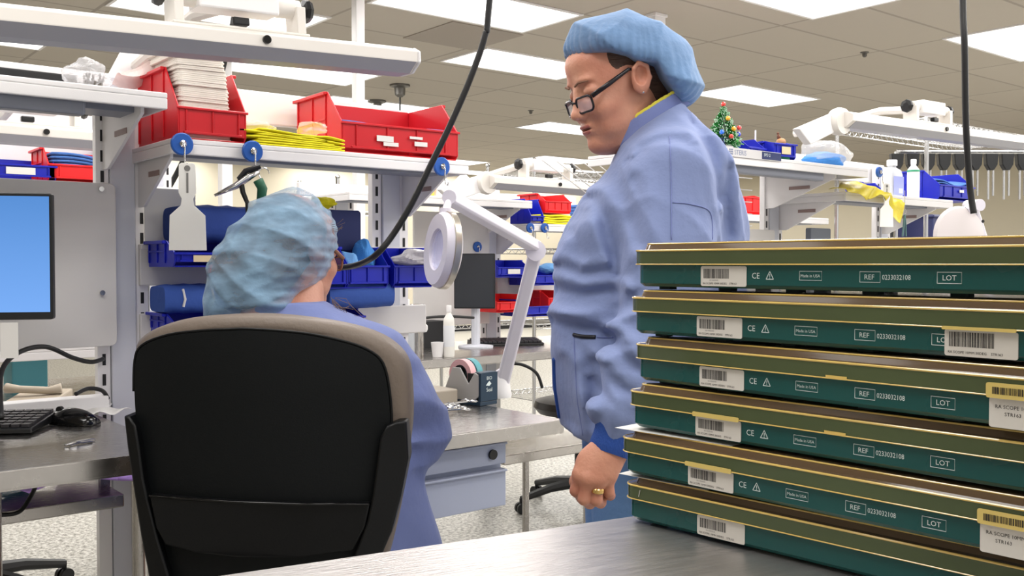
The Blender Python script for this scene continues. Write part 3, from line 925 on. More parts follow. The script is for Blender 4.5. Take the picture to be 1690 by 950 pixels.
# ------------------------------------------------------------------ drawer pedestal
p0 = PX(690, 790, t=1.80); p1 = PX(831, 835, t=1.80)
dp = thing('drawer_unit', 'light grey drawer unit below the seated person table', 'drawer unit', (1.12, 1.98, 0))
W_ = .457
M_grey = mat('drawer_grey', (166, 172, 190), .4)
MB().box(0, W_, .02, .5, .565, .743).build('pedestal_body', M_grey, dp, bevel=.003)
for k, (z0, z1) in enumerate(((.678, .735), (.567, .664))):
    dr = MB().box(0, W_, 0, .02, z0, z1).box(0, W_, -.008, 0, z1 - .006, z1).build('drawer', M_grey, dp, bevel=.002)
MB().cyl((W_ - .045, 0, .706), (W_ - .045, -.006, .706), .013).build('lock', M_black, dp, smooth=1)

# ------------------------------------------------------------------ tape dispenser with rolls, instruments, magnifier
dpos = PX(792, 664, z=.78)
td = thing('tape_dispenser', 'grey and dark teal tape dispenser on the seated person table', 'tape dispenser', (dpos.x, dpos.y, .7805), math.radians(-2))
dpos = PX(729, 662, z=.78); td.location = (dpos.x, dpos.y, .7805); td.rotation_euler[2] = YAW - math.radians(42); td.scale = (1.03, 1.03, 1.03); TDM = Matrix.Translation(td.location) @ Matrix.Rotation(YAW - math.radians(42), 4, 'Z') @ Matrix.Scale(1.03, 4)
M_dgrey = mat('dispenser_grey', (186, 184, 178), .45); M_dteal = mat('dispenser_teal', (16, 46, 68), .4)
for y in (0, .066):
    MB().prism([(0, .012), (.13, .012), (.155, .03), (.155, .085), (.135, .095), (.11, .06), (.075, .105), (.045, .105), (.02, .055)], 'y', y, y + .006).build('side_plate', M_dgrey, td, bevel=.002)
MB().box(.0, .158, .0, .072, 0, .012).build('dispenser_base', M_dteal, td, bevel=.002)
MB().box(.10, .14, .008, .064, .012, .09).build('inner_block', M_dark, td)
fb = MB().box(.150, .160, .0, .072, .012, .095).box(.13, .16, .006, .066, .09, .096).build('front_block', M_dteal, td, bevel=.002)
rx = (math.radians(90), 0, math.radians(90))
text('dispenser_text', 'BIO', .014, M_print, td, (.1605, .036, .074), rx, 'CENTER')
text('dispenser_text', 'Seal', .016, M_print, td, (.1605, .036, .040), rx, 'CENTER')
MB().prism([(.022, .058), (.036, .056), (.044, .062), (.036, .070), (.030, .066)], 'x', .1602, .1608).build('printed_mark', M_print, td)
for k, (y, m, lb) in enumerate(((.012, mat('pink_tape', (226, 176, 178), .5), 'pink printed tape roll in the dispenser'), (.040, mat('teal_tape', (86, 158, 166), .5), 'teal tape roll behind the pink one'))):
    g = thing('tape_roll', lb, 'tape roll', TDM @ Vector((.065, y, .082)), YAW - math.radians(42)); g.scale = (1.03, 1.03, 1.03)
    R = .046
    rings = []
    b = MB()
    for yy, rr in ((0, .03), (0, R), (.022, R), (.022, .03), (0, .03)):
        rings.append([(rr * math.cos(a), yy, rr * math.sin(a)) for a in [2 * math.pi * i / 32 for i in range(32)]])
    b.loft(rings, cap=False).build('tape_winding', m, g, smooth=1)
    rings = []; b = MB()
    for yy, rr in ((.001, .025), (.001, .0299), (.021, .0299), (.021, .025), (.001, .025)):
        rings.append([(rr * math.cos(a), yy, rr * math.sin(a)) for a in [2 * math.pi * i / 32 for i in range(32)]])
    b.loft(rings, cap=False).build('roll_core', M_dark, g, smooth=1)
def forceps(loc, rot, label):
    g = thing('surgical_forceps', label, 'surgical instrument', loc, rot, 'steel instruments by the tape dispenser')
    for sg in (-1, 1):
        pts = [(sg * (.016 + .010 * math.cos(a)), -.012 + .012 * math.sin(a), .003) for a in [math.pi * 2 * k / 12 for k in range(13)]]
        pts = pts + [(sg * .010, 0, .003), (sg * .004, .05, .003), (0, .07, .003 + sg * .001), (-sg * .002, .12, .003)]
        MB().tube(pts, .0022, 6).build('forceps_arm', M_chrome, g)
    MB().cyl((0, .07, .0), (0, .07, .007), .004, n=10).build('pivot_screw', M_chrome, g)
    return g
fz = []
for k, (a, b, rt_) in enumerate(((745, 668, 1.0), (752, 676, .6), (760, 682, 1.3), (741, 680, .2), (770, 676, 1.7), (735, 690, 1.1))):
    p = PX(a, b, z=.783)
    loc = (p.x, p.y, .7805 + .0062 * k)
    if k == 0: f0 = forceps(loc, rt_, 'steel ring-handled forceps in the heap beside the tape dispenser')
    else: dup(f0, loc, rt_)
crumple('plastic_bag', 'clear plastic sheet rumpled behind the tape dispenser', (1.38, 2.36, .7805), .15, .09, .06, 31, mat('frosted_film', (215, 212, 215), .3, alpha=.8), amp=.35)
tag(MB().prism(rrect(0, .17, 0, .12, .01), 'z', 0, .05).build('tan_box', mat('tan_plastic', (168, 158, 142), .5), None, (1.50, 2.32, .7805), 0, .004), 'tan box behind the tape dispenser', 'box')

mg = thing('magnifier_lamp', 'white jointed magnifier lamp clamped to the seated person table', 'magnifier lamp', PX(826, 655, z=.78))
L0 = mg.location.copy()
M_lil = mat('lamp_white', (214, 210, 220), .35)
J1 = PX(828, 622, d=3.05) - L0; J2 = PX(884, 414, d=2.88) - L0; J3 = PX(742, 326, d=2.46) - L0; J4 = PX(735, 350, d=2.42) - L0
MB().lathe([(.034, 0), (.036, .01), (.032, .03), (.030, .055), (.024, .07)]).build('clamp_base', M_white, mg, smooth=1)
def boxarm(a, b, w0, w1, th):
    a = Vector(a); b = Vector(b); t_ = (b - a).normalized(); n_ = (Vector((cs, sn, 0))).cross(t_).cross(t_).normalized(); o2 = t_.cross(n_).normalized()
    rings = []
    for p, w_ in ((a, w0), (a.lerp(b, .5), (w0 + w1) / 2), (b, w1)):
        rings.append([p + n_ * (x * w_) + o2 * (y * th) for x, y in ((-.5, -.35), (-.35, -.5), (.35, -.5), (.5, -.35), (.5, .35), (.35, .5), (-.35, .5), (-.5, .35))])
    return MB().loft(rings)
boxarm(J1 + Vector((0, 0, -.03)), J2, .040, .040, .034).build('lower_arm', M_lil, mg, bevel=.002)
boxarm(J2 + Vector((0, 0, .012)), J3, .040, .034, .034).build('upper_arm', M_lil, mg, bevel=.002)
axd = Vector((-sn, cs, 0))
MB().cyl(J2 - axd * .026, J2 + axd * .026, .03).build('elbow_joint', M_lil, mg, smooth=1)
MB().cyl(J1 - axd * .024, J1 + axd * .024, .026).build('lower_joint', M_lil, mg, smooth=1)
MB().cyl(J3 - axd * .02, J3 + axd * .02, .018).cyl(J3, J4, .010).cyl(J4 + Vector((0, 0, -.01)), J4 + Vector((0, 0, .01)), .016).build('head_joint', M_lil, mg, smooth=1)
HC = PX(727, 412, d=2.40) - L0
hn = (CW(-.93, -.40, .10)).normalized()
Rm = hn.to_track_quat('Z', 'Y').to_matrix().to_4x4()
rings = []
for rr, zz in ((.052, .0), (.052, .012), (.088, .014), (.094, .004), (.094, -.022), (.078, -.030), (.052, -.026), (.052, 0)):
    rings.append([(rr * math.cos(a), rr * math.sin(a), zz) for a in [2 * math.pi * i / 40 for i in range(40)]])
MB().loft(rings, cap=False).xf(Matrix.Translation(HC) @ Rm).build('lamp_head', M_lil, mg, smooth=1)
rings = [[(rr * math.cos(a), rr * math.sin(a), zz) for a in [2 * math.pi * i / 40 for i in range(40)]] for rr, zz in ((.095, -.004), (.097, -.006), (.097, -.02), (.095, -.022))]
MB().loft(rings, cap=False).xf(Matrix.Translation(HC) @ Rm).build('metal_rim', mat('champagne_metal', (196, 190, 178), .3, .8), mg, smooth=1)
MB().lathe([(.05, -.004), (.052, 0), (.05, .006)], n=32).xf(Matrix.Translation(HC) @ Rm).build('magnifier_lens', mat('lens_glass', (215, 215, 245), .08, alpha=.45, coat=1), mg, smooth=1)
# ================================================================== ROWS FARTHER BACK
def wire_rack(s0, s1, t0, t1, zs, zp, label, cap=True):
    g = thing('wire_rack', label, 'rack', (s0, t0, 0))
    L, D = s1 - s0, t1 - t0
    for x in (0, L):
        for y in (0, D):
            MB().cyl((x, y, 0), (x, y, zp), .0127, n=8).ball((x, y, zp), .016, 8, 6).build('rack_post', M_chrome, g)
    for z in zs:
        m = MB()
        for y in (0, D):
            m.cyl((0, y, z), (L, y, z), .004, n=5).cyl((0, y, z - .03), (L, y, z - .03), .004, n=5)
            n = int(L / .06)
            for k in range(n):
                a, b = k * L / n, (k + 1) * L / n
                m.cyl((a, y, z - .03), ((a + b) / 2, y, z), .0025, n=4).cyl(((a + b) / 2, y, z), (b, y, z - .03), .0025, n=4)
        for x in (0, L, L / 2): m.cyl((x, 0, z), (x, D, z), .004, n=5)
        n = int(L / .035)
        for k in range(n): m.cyl((k * L / n, 0, z + .003), (k * L / n, D, z + .003), .0022, n=4)
        m.build('wire_shelf', M_chrome, g)
    return g
wire_rack(5.0, 6.6, 2.66, 3.2, (.3, .9, 1.34, 1.98), 2.02, 'chrome wire rack at the right edge of the picture')
wire_rack(4.1, 5.4, 4.85, 5.35, (.3, .8, 1.3, 1.82), 1.88, 'chrome wire rack behind the chin of the standing person')
wire_rack(2.85, 3.95, 5.2, 5.7, (.3, .8, 1.3, 1.66), 1.72, 'chrome wire rack beyond the magnifier lamp')
wire_rack(2.3, 4.3, 6.9, 7.4, (.3, .8, 1.3, 1.62), 1.70, 'distant chrome wire rack behind the navy packs')
# fixed copies of bench furniture
o = tag(MB().box(1.95, 3.60, 3.905, 3.93, 1.50, 1.56).build('header_rail', M_white, bevel=.004), 'white header rail of the middle row of benches', 'rail')
upright(3.0, 3.9, 1.52, 'slotted upright post of the middle bench beyond the magnifier arm')
upright(3.85, 3.9, 1.52, 'slotted upright post of the middle bench hidden by the standing person')
upright(2.15, 3.9, 1.52, 'slotted upright post of the middle bench left of the big monitor')
shelf(2.0, 2.99, 3.55, 3.89, 1.50, 'white upper shelf of the middle bench piled with white packs', (.96,), channel=None)
shelf(3.02, 3.92, 3.60, 3.89, 1.395, 'white lower shelf of the middle bench with a red bin and yellow cloths', (.02,))
table(1.72, 3.95, 3.18, 3.86, .82, 'steel table of the middle bench row with a keyboard', legs=((.2, .06), (2.15, .06), (.2, .6), (2.15, .6)))
table(-1.2, 1.55, 2.70, 3.45, .82, 'steel table behind the left work table holding a telephone', legs=((.1, .06), (2.7, .06), (2.7, .65)))
# contents of the middle bench
def at(px, py, t, dz=0): p = PX(px, py, t=t); return p
p = at(895, 352, 3.62)
bin_at((p.x + .012, 3.61, 1.45), .17, .2, .10, M_redb, 'bright red bin on the yellow pile left of the standing person', 0, .6, 2)
for k in range(4):
    o = MB().sheet(lambda u, v: (u * .22, v * .2, .012 * k + .002 * math.sin(u * 8 + k)), 10, 5, .009).build('yellow_cloth', M_yellow, None, (p.x - .01, 3.62, 1.407), 0, smooth='all')
    tag(o, 'yellow cloth in the pile below the bright red bin', 'cloth', 'yellow cloths below the bright red bin')
def stackcloth(loc, w_, d_, n, h, m, lab, grp, rot=0):
    first = None
    for k in range(n):
        if first is None:
            first = MB().prism(rrect(0, w_, 0, d_, .012, 3), 'z', 0, h * .93).build('folded_towel', m, None, (loc[0], loc[1], loc[2]), rot, h * .3); o = first
        else:
            o = first.copy(); COL.objects.link(o); o.location = (loc[0] + random.uniform(-.006, .006), loc[1] + random.uniform(-.005, .005), loc[2] + k * h)
        tag(o, lab, 'towel', grp)
stackcloth((3.52, 3.70, 1.397), .34, .18, 7, .017, M_bluecloth, 'folded blue towel in the tall pile behind the standing person chest', 'blue towels on the middle bench')
p = at(862, 368, 3.6)
bin_at((3.022, 3.60, 1.397), .085, .16, .12, M_blue, 'blue bin left of the two far magnet hooks', 0, .3)
for k, (a, b, lb) in enumerate(((874, 376, 'small blue magnet hook, left of the pair on the middle bench shelf'), (898, 376, 'small blue magnet hook, right of the pair on the middle bench shelf'))):
    magnet(a, b, 3.595, lb, .024)
magnet(787, 407, 3.86, 'small blue magnet disc above the dark monitor')
for k, (a, b, h_) in enumerate(((838, 334, .09), (853, 332, .10), (872, 332, .10))):
    p = at(a, b + 8, 3.66)
    o = MB().loft([[(-.06, -.05, 0), (.06, -.05, 0), (.06, .05, 0), (-.06, .05, 0)], [(-.055, -.045, h_ * .6), (.055, -.045, h_ * .5), (.055, .045, h_ * .5), (-.055, .045, h_ * .6)], [(-.01, -.01, h_ * 1.2), (.01, -.01, h_ * 1.15), (.01, .01, h_ * 1.15), (-.01, .01, h_ * 1.2)]]).build('white_pouch', M_paper, None, (2.55 + .13 * k, 3.68, 1.5005), .2 * k, .003)
    tag(o, ('pointed white pouch, leftmost on the middle bench upper shelf', 'pointed white pouch in the middle of three on the upper shelf', 'pointed white pouch, nearest the blue bin')[k], 'pouch')
p = at(808, 338, 3.6)
tag(MB().box(0, .16, 0, .1, 0, .05).build('yellow_box', mat('amber_box', (230, 190, 80), .6), None, (2.30, 3.60, 1.5005), 0, .004), 'small yellow box on the middle bench upper shelf', 'box')
tag(MB().box(0, .18, 0, .1, 0, .04).build('pink_box', mat('pink_box', (232, 150, 160), .6), None, (2.29, 3.60, 1.5515), 0, .004), 'small pink box on top of the yellow box', 'box')
# middle light bar
a_ = PX(803, 298, t=3.3); b_ = PX(1010, 314, t=3.3)
light_bar(a_, (b_ - a_).length, 'cream task light beyond the chest of the standing person', math.asin((b_.z - a_.z) / (b_ - a_).length), 0, .44, .11, True)
# monitor with dark screen back
p0 = PX(783, 465, d=4.35)
g = thing('monitor', 'dark upright monitor standing on the middle bench', 'monitor', (p0.x, p0.y, .8205), YAW + math.radians(-4))
za = PX(783, 509, d=4.35).z - .8205; zb = PX(783, 418, d=4.35).z - .8205
MB().prism(rrect(-.092, .092, za, zb, .004), 'y', 0, .022).build('monitor_shell', M_black, g, bevel=.002)
MB().box(-.087, .087, -.001, 0, za + .006, zb - .006).build('screen', mat('dark_screen', (44, 47, 52), .3), g)
MB().tube([(0, .05, 0), (0, .05, (za + zb) / 2)], .02).box(-.03, .03, .02, .05, za + .05, zb - .08).lathe([(.08, 0), (.08, .008), (.03, .014)], (0, .05, 0)).build('monitor_stand', M_post, g)
# blue and red bins on rails behind the lamp arm
o = tag(MB().box(3.02, 3.95, 3.86, 3.875, .98, 1.2).build('louvre_rail', M_panel), 'grey louvre rail behind the magnifier arm', 'rail')
for k, (a, b, w_, m, lb) in enumerate(((822, 458, .19, M_blue, 'blue bin with a white label beside the dark monitor'), (880, 471, .16, M_blue, 'blue bin right of the magnifier arm'), (820, 516, .17, M_redb, 'red bin lower left of the magnifier arm'), (865, 523, .2, M_blue, 'low blue bin beside the lower red bin'), (905, 508, .12, M_redb, 'small red bin against the standing person sleeve'))):
    p = PX(a, b, t=3.66)
    bin_at((p.x, 3.66, p.z), w_, .19, .085, m, lb, 0, .6, 1, M_paper if k == 0 else None)
o = tag(MB().box(3.02, 3.95, 3.82, 3.86, .95, .985).build('louvre_rail', M_panel), 'lower grey rail behind the magnifier arm', 'rail')
crumple('blue_cloth', 'pale blue cloth on top of the far blue bin', tuple(PX(908, 452, t=3.72)), .08, .06, .03, 41, mat('pale_cap', (110, 165, 220), .8), cat='cloth', amp=.2)
# desk objects on middle table
p = PX(808, 566, z=.822)
kb2 = thing('keyboard', 'black keyboard on the middle bench table', 'keyboard', (p.x - .13, p.y - .02, .8205), YAW + math.radians(14))
MB().prism([(-.07, 0), (.07, 0), (.07, .022), (-.07, .01)], 'x', 0, .34).build('keyboard_base', M_black, kb2, bevel=.003)
m = MB()
for i in range(15):
    for j in range(5):
        x = .01 + i * .0215; y = -.062 + j * .025
        m.box(x, x + .018, y, y + .021, .012 + (y + .07) * .08, .02 + (y + .07) * .08)
m.build('keys', mat('key_plastic', (38, 36, 40), .45), kb2)
def bottle(loc, r, h, m, label, capm=None, sq=1.0, band=None):
    g = thing('plastic_bottle', label, 'bottle', loc)
    prof = [(r * .92, 0), (r, .008), (r, h * .68), (r * .9, h * .75), (r * .42, h * .84), (r * .38, h * .87)]
    MB().lathe(prof).build('bottle_body', m, g, smooth=1)
    MB().lathe([(r * .46, h * .87), (r * .46, h * .985), (r * .4, h)], n=18).build('bottle_cap', capm or M_white, g, smooth=1)
    if band: MB().lathe([(r * 1.01, h * .2), (r * 1.02, h * .21), (r * 1.02, h * .6), (r * 1.01, h * .61)]).build('bottle_label', band, g, smooth=1)
    return g
M_clearp = mat('frosted_bottle', (196, 200, 206), .25, alpha=.7)
p = PX(674, 572, z=.82, ); bottle((PX(674, 555, t=3.24).x, 3.26, .8205), .036, .24, M_clearp, 'translucent squat bottle on the middle table behind the gowned shoulder')
p = PX(741, 568, t=3.24); bottle((p.x, 3.24, .8205), .023, .21, M_tag, 'slim white spray bottle on the middle table', None, band=mat('pale_label', (226, 228, 232), .6))
p = PX(697, 555, t=3.3)
g = thing('steel_column', 'small steel lamp pillar between the bottles on the middle table', 'pillar', (p.x, 3.34, .8205))
MB().lathe([(.028, 0), (.028, .16), (.03, .165), (.03, .21), (.026, .215)]).build('pillar_body', M_steel, g, smooth=1); MB().lathe([(.04, .1), (.045, .11), (.045, .125), (.04, .13)]).build('pillar_collar', M_white, g, smooth=1)
p = PX(722, 560, t=3.26)
g = thing('plastic_cup', 'small white cup left of the slim spray bottle', 'cup', (p.x, 3.26, .8205))
MB().lathe([(.02, 0), (.027, .06), (.025, .06), (.018, .004)]).build('cup_body', M_white, g, smooth=1)
cable('power_cable', 'black cable arching over the middle table behind the bottles', [PX(640, 590, d=3.9), PX(660, 555, d=3.95), PX(690, 528, d=4.0), PX(735, 522, d=4.1), PX(782, 524, d=4.2)], .006)
cable('power_cable', 'black cable under the middle table right of the magnifier base', [PX(830, 600, d=4.1), PX(860, 601, d=4.1), PX(885, 615, d=4.1), PX(895, 640, d=4.1)], .007)
tag(MB().prism(rrect(-.14, .14, 0, .12, .02), 'y', 0, .12).cyl((.141, .02, .05), (.142, .02, .05), .03).build('control_box', M_dark, None, (PX(705, 520, t=3.6).x, 3.62, .8205), 0, .004), 'dark box at the rear of the middle table', 'box')
tag(MB().box(0, .45, 0, .015, 0, .55).build('backboard', M_panel, None, (2.52, 3.86, .9), 0, .003), 'white back panel behind the magnifier lamp head', 'panel')

# stool with five-star base
M_base = mat('chair_base_plastic', (30, 30, 31), .4)
def star_base(parent, R=.31, hub=.06, lift=.0):
    for k in range(5):
        a = 2 * math.pi * k / 5 + .35
        c, s = math.cos(a), math.sin(a)
        MB().tube([(c * .03, s * .03, .125), (c * R * .5, s * R * .5, .11), (c * R, s * R, .07)], [.028, .022, .016], 8).build('base_leg', M_base, parent, smooth=1)
        cst = MB()
        for off in (-.014, .014):
            cst.cyl((c * R - s * off - s * .008, s * R + c * off + c * .008, .027), (c * R - s * off + s * .008, s * R + c * off - c * .008, .027), .027, n=16)
        cst.cyl((c * R, s * R, .03), (c * R, s * R, .075), .009, n=8)
        cst.build('caster', M_black, parent, smooth=1)
    MB().cyl((0, 0, .07), (0, 0, .15), .038, n=16).cyl((0, 0, .15), (0, 0, .46), .022, n=14).build('gas_column', M_base, parent, smooth=1)
st = thing('rolling_stool', 'dark rolling stool beyond the end of the seated person table', 'stool', CW(.33, 4.75))
star_base(st)
MB().lathe([(.12, .455), (.2, .47), (.225, .50), (.215, .53), (.15, .545), (.0, .55)], n=32).build('seat', mat('stool_vinyl', (42, 36, 34), .4), st, smooth=1)
MB().box(-.08, .08, -.08, .08, .44, .46).tube([(.05, 0, .445), (.2, .05, .44)], .008).build('seat_plate', M_black, st)
# lower cart shelf behind the end of the table
ct = thing('steel_cart', 'low light steel cart shelf in front of the rolling stool', 'cart', (2.08, 2.62, 0))
MB().box(0, 1.0, 0, .42, .50, .535).build('cart_shelf', M_steel, ct, bevel=.004)
for x in (.42, .97):
    for y in (.03, .39): MB().cyl((x, y, .06), (x, y, .56), .014, n=10).ball((x, y, .03), .03, 10, 8).build('cart_leg', M_steel, ct)
# left chair base (seat above is hidden by the table)
lc = thing('office_chair', 'black five-star office chair base under the left work table', 'chair', CW(-1.86, 3.35))
star_base(lc, .33)
MB().prism(rrect(-.24, .24, -.24, .24, .08), 'z', .46, .53).build('seat', M_black, lc, bevel=.02, smooth=1)

# ------------------------------------------------------------------ row behind, seen under the upper left shelf
shelf(-.3, 1.30, 3.50, 3.80, 1.475, 'white back shelf seen below the upper left shelf, with bright bins', (1.55,))
upright(1.30, 3.84, 1.62, 'white post at the right end of the back shelf'); upright(-.2, 3.84, 1.62, 'white post at the left end of the back shelf')
tag(MB().box(-.9, 1.2, 3.805, 3.82, 1.5, 1.75).build('backboard', M_white), 'bright white panel behind the far bins at upper left', 'panel')
p = PX(77, 300, t=3.52)
bin_at((p.x, 3.50, 1.4755), .30, .22, .12, M_redb, 'bright red bin of blue towels seen below the upper left shelf', 0, .5, 0)
for k in range(5):
    o = MB().sheet(lambda u, v: (u * .26, v * .16, .05 + .012 * k + .01 * math.sin(u * 4 + k * .1) - .02 * u), 12, 5, .009).build('blue_towel', M_bluecloth, None, (p.x + .02, 3.53, 1.4755), 0, smooth='all')
    tag(o, 'blue towel in the bright red bin below the upper left shelf', 'towel', 'blue towels in the far left red bin')
stackcloth((p.x + .22, 3.66, 1.4755), .14, .12, 9, .018, M_bluecloth, 'folded blue towel in the pile against the post, at upper left', 'blue towels piled by the far left post')
p = PX(-30, 296, t=3.52)
bin_at((p.x, 3.50, 1.4755), .22, .22, .085, M_blue, 'blue bin at the left edge below the upper left shelf', 0, .6, 0, M_paper)
a_ = PX(-60, 212, t=3.1); b_ = PX(240, 236, t=3.1)
light_bar(a_, (b_ - a_).length, 'cream task light seen below the upper left shelf', math.asin((b_.z - a_.z) / (b_ - a_).length), 0, .32, .12)
tag(MB().box(0, .3, 0, .03, 0, .03).build('dark_bracket', M_dark, None, PX(-20, 130, t=2.53), 0, .003), 'dark device on the header rail at the left edge', 'device')
p = PX(-40, 122, t=2.40)
tag(MB().box(0, .20, 0, .06, 0, .055).build('black_device', M_black, None, (p.x, 2.36, 1.5755), 0, .004), 'flat black box on the upper shelf at the left edge', 'device')
# telephone
ph = thing('telephone', 'beige desk telephone behind the left work table', 'telephone', PX(62, 650, t=2.85).to_2d().to_3d() + Vector((0, 0, .8205)), YAW)
M_tel = mat('telephone_beige', (184, 172, 154), .5)
MB().prism([(-.06, 0), (.06, 0), (.06, .035), (-.06, .015)], 'x', -.06, .07).build('telephone_body', M_tel, ph, bevel=.005)
MB().tube([(-.075, -.02, .045), (-.04, -.02, .042), (.03, -.0, .036), (.06, .01, .04)], [.014, .010, .010, .015], 10).build('handset', M_tel, ph, smooth='all')
o = shelf(-.9, 1.2, 3.05, 3.4, .955, 'low white shelf behind the panel with blue papers', (), bl=0)
tag(MB().box(0, .3, 0, .2, 0, .03).build('blue_folder', mat('lilac_blue', (110, 120, 215), .6), None, (-.05, 3.1, .9555), 0, .003), 'lilac blue folder on the low white shelf behind the panel', 'folder')
tag(MB().box(0, .35, 0, .2, 0, .035).build('paper_stack', M_paper, None, (.4, 3.1, .9555), 0, .003), 'white paper stack on the low white shelf behind the panel', 'paper')
tag(MB().box(0, .10, 0, .12, 0, .09).box(-.004, .104, -.004, .124, .085, .094).build('teal_tub', mat('teal_light', (110, 196, 210), .5), None, PX(20, 640, t=3.2).to_2d().to_3d() + Vector((0, 0, .8205)), 0, .004), 'light teal tub behind the telephone', 'box')

# ================================================================== BENCH AT THE RIGHT (same row)
upright(3.42, 2.5, 1.66, 'grey slotted upright post in the middle of the right bench')
upright(4.28, 2.5, 1.66, 'slotted upright post near the folded magnifier at right')
tag(MB().box(2.9, 4.35, 2.525, 2.55, 1.585, 1.675).build('header_rail', M_white, bevel=.004), 'white header rail across the tops of the right bench uprights', 'rail')
s5 = shelf(2.35, 3.50, 2.10, 2.49, 1.575, 'white upper shelf with the small decorated tree', (1.02,), channel=(.0, .88))
shelf(3.44, 4.30, 2.16, 2.49, 1.486, 'white shelf with white bottles and a blue bin at right', (.02, .82))
table(2.3, 4.4, 1.80, 2.46, .82, 'steel work table of the right bench, behind the trays', legs=((.06, .06), (2.0, .06), (2.0, .6), (.06, .6)))
tag(MB().prism(rrect(2.6, 3.38, .95, 1.34, .01), 'y', 2.45, 2.47).build('backboard', M_panel, bevel=.002), 'grey back panel of the right bench beside the standing person', 'panel')
m = MB()
for k in range(12): m.cyl((2.6 + k * .068, 2.56, 1.36), (2.2 + k * .068, 2.56, 1.56), .0022, n=5)
for k in range(5): m.cyl((2.6, 2.56, 1.36 + k * .05), (3.37, 2.56, 1.36 + k * .05), .0022, n=5)
tag(m.build('wire_grid', M_white), 'white wire grid above the grey panel, before the far red bin', 'grid')
p = PX(1208, 352, t=3.4)
o = shelf(p.x - .3, p.x + .9, 3.38, 3.7, p.z - .002, 'far shelf behind the wire grid', (), )
upright(p.x + .8, 3.72, 1.6, 'far post behind the wire grid'); upright(p.x - .25, 3.72, 1.6, 'far post behind the standing person back')
bin_at((p.x, 3.38, p.z), .25, .2, .11, M_redb, 'bright red bin seen through the white wire grid', 0, .85, 2)
# name plate on shelf edge
q = PX(1245, 255, t=2.095)
npz = thing('name_plate', 'white STERIS plate on the edge of the shelf with the small tree', 'sign', (PX(1203, 255, t=2.09).x, 2.098, q.z))
w1 = PX(1291, 255, t=2.09).x - npz.location.x
MB().box(0, w1, -.003, 0, -.014, .016).build('plate_board', mat('plate_white', (206, 204, 204), .4), npz)
MB().box(w1 * .63, w1, -.004, -.003, -.012, .014).build('navy_patch', mat('navy_print', (34, 48, 96), .5), npz)
rz = (math.radians(90), 0, 0)
text('plate_text', 'STERIS', .024, mat('grey_blue_print', (120, 130, 160), .6), npz, (.035, -.0036, -.007), rz, squash=.95)
m = MB()
for i in range(3):
    for j in range(3): m.box(.008 + i * .007, .013 + i * .007, -.0038, -.003, -.008 + j * .007, -.003 + j * .007)
m.build('plate_mark', mat('grey_blue_print', (120, 130, 160), .6), npz)
text('patch_text', 'SPD 2', .015, M_print, npz, (w1 * .66, -.0045, -.002), rz)
# tiny decorated tree
tp = PX(1205, 245, t=2.14)
tr = thing('christmas_tree', 'tiny green tinsel tree with coloured baubles on the right upper shelf', 'ornament', (tp.x, 2.17, 1.5755))
MB().lathe([(.03, 0), (.035, .03), (.03, .035)]).build('tree_pot', M_white, tr, smooth=1)
m = MB(); Ht = .175
rn = random.Random(4)
for k in range(1500):
    u = rn.random() ** 1.1; a = rn.uniform(0, 6.283); R = .062 * (1 - u) ** .85 * (.75 + .25 * math.cos(u * 40)) + .004
    z = .035 + u * (Ht - .04)
    c = (math.cos(a) * R * .3, math.sin(a) * R * .3, z + .004)
    e_ = (math.cos(a + rn.uniform(-.4, .4)) * R, math.sin(a) * R, z - rn.uniform(-.006, .012))
    d_ = rn.uniform(.0015, .004)
    m.add([c, (e_[0] + d_, e_[1], e_[2]), (e_[0], e_[1] + d_, e_[2] + d_), (e_[0], e_[1], e_[2] - d_)], [(0, 1, 2), (0, 2, 3), (0, 3, 1), (1, 3, 2)])
m.build('tinsel_branches', mat('tinsel_green', (34, 116, 48), .3, vary=.5, vscale=160, coat=.5), tr)
for (x, y, z, c) in ((.0, 0, .178, (230, 50, 40)), (-.045, -.03, .075, (40, 110, 230)), (.0, -.045, .088, (235, 170, 40)), (.035, -.04, .095, (225, 60, 60)), (-.02, -.05, .06, (200, 50, 30)), (.045, -.03, .075, (40, 60, 220)), (.055, -.02, .055, (235, 120, 90)), (-.012, -.03, .125, (235, 170, 40)), (.02, -.04, .05, (60, 160, 60))):
    MB().ball((x, y, z), .0085, 12, 8).build('bauble', mat('bauble_%d_%d_%d' % c, c, .15, coat=1), tr, smooth='all')
bp_ = PX(1218, 246, t=2.2)
bin_at((bp_.x - .02, 2.14, 1.5755), .115, .15, .075, M_blue, 'small blue bin directly right of the tiny tree', .1, .5)
bin_at((bp_.x + .115, 2.13, 1.5755), .115, .15, .07, M_blue, 'small blue bin with a cream label beside the green figurine', -.12, .85, 0, M_bl)
tp = PX(1292, 250, t=2.14)
fg = thing('figurine', 'small green and tan holiday figurine on the right upper shelf', 'figurine', (tp.x, 2.15, 1.5755), -.3)
MB().box(-.026, .026, -.02, .02, 0, .036).build('gift_box', mat('figurine_green', (20, 124, 80), .5), fg, bevel=.002)
MB().ball((0, 0, .05), (.02, .016, .018)).build('figurine_body', mat('figurine_green2', (40, 110, 70), .5), fg, smooth='all')
MB().ball((0, -.003, .068), (.019, .016, .015)).ball((.034, -.005, .03), .01, 8, 6).ball((-.028, -.005, .045), .008, 8, 6).build('figurine_head', mat('figurine_tan', (196, 146, 100), .6), fg, smooth='all')
MB().tube([(-.004, 0, .078), (-.01, 0, .09), (-.012, 0, .098)], [.008, .006, .003]).ball((-.012, 0, .1), .005, 8, 6).build('figurine_hat', mat('figurine_brown', (112, 70, 50), .6), fg, smooth='all')
tag(MB().tube([(0, 0, 0), (0, 0, .11)], .003, 8).build('white_stick', M_white, None, (bp_.x + .10, 2.2, 1.5755)), 'thin white stick standing between the small blue bins', 'stick')
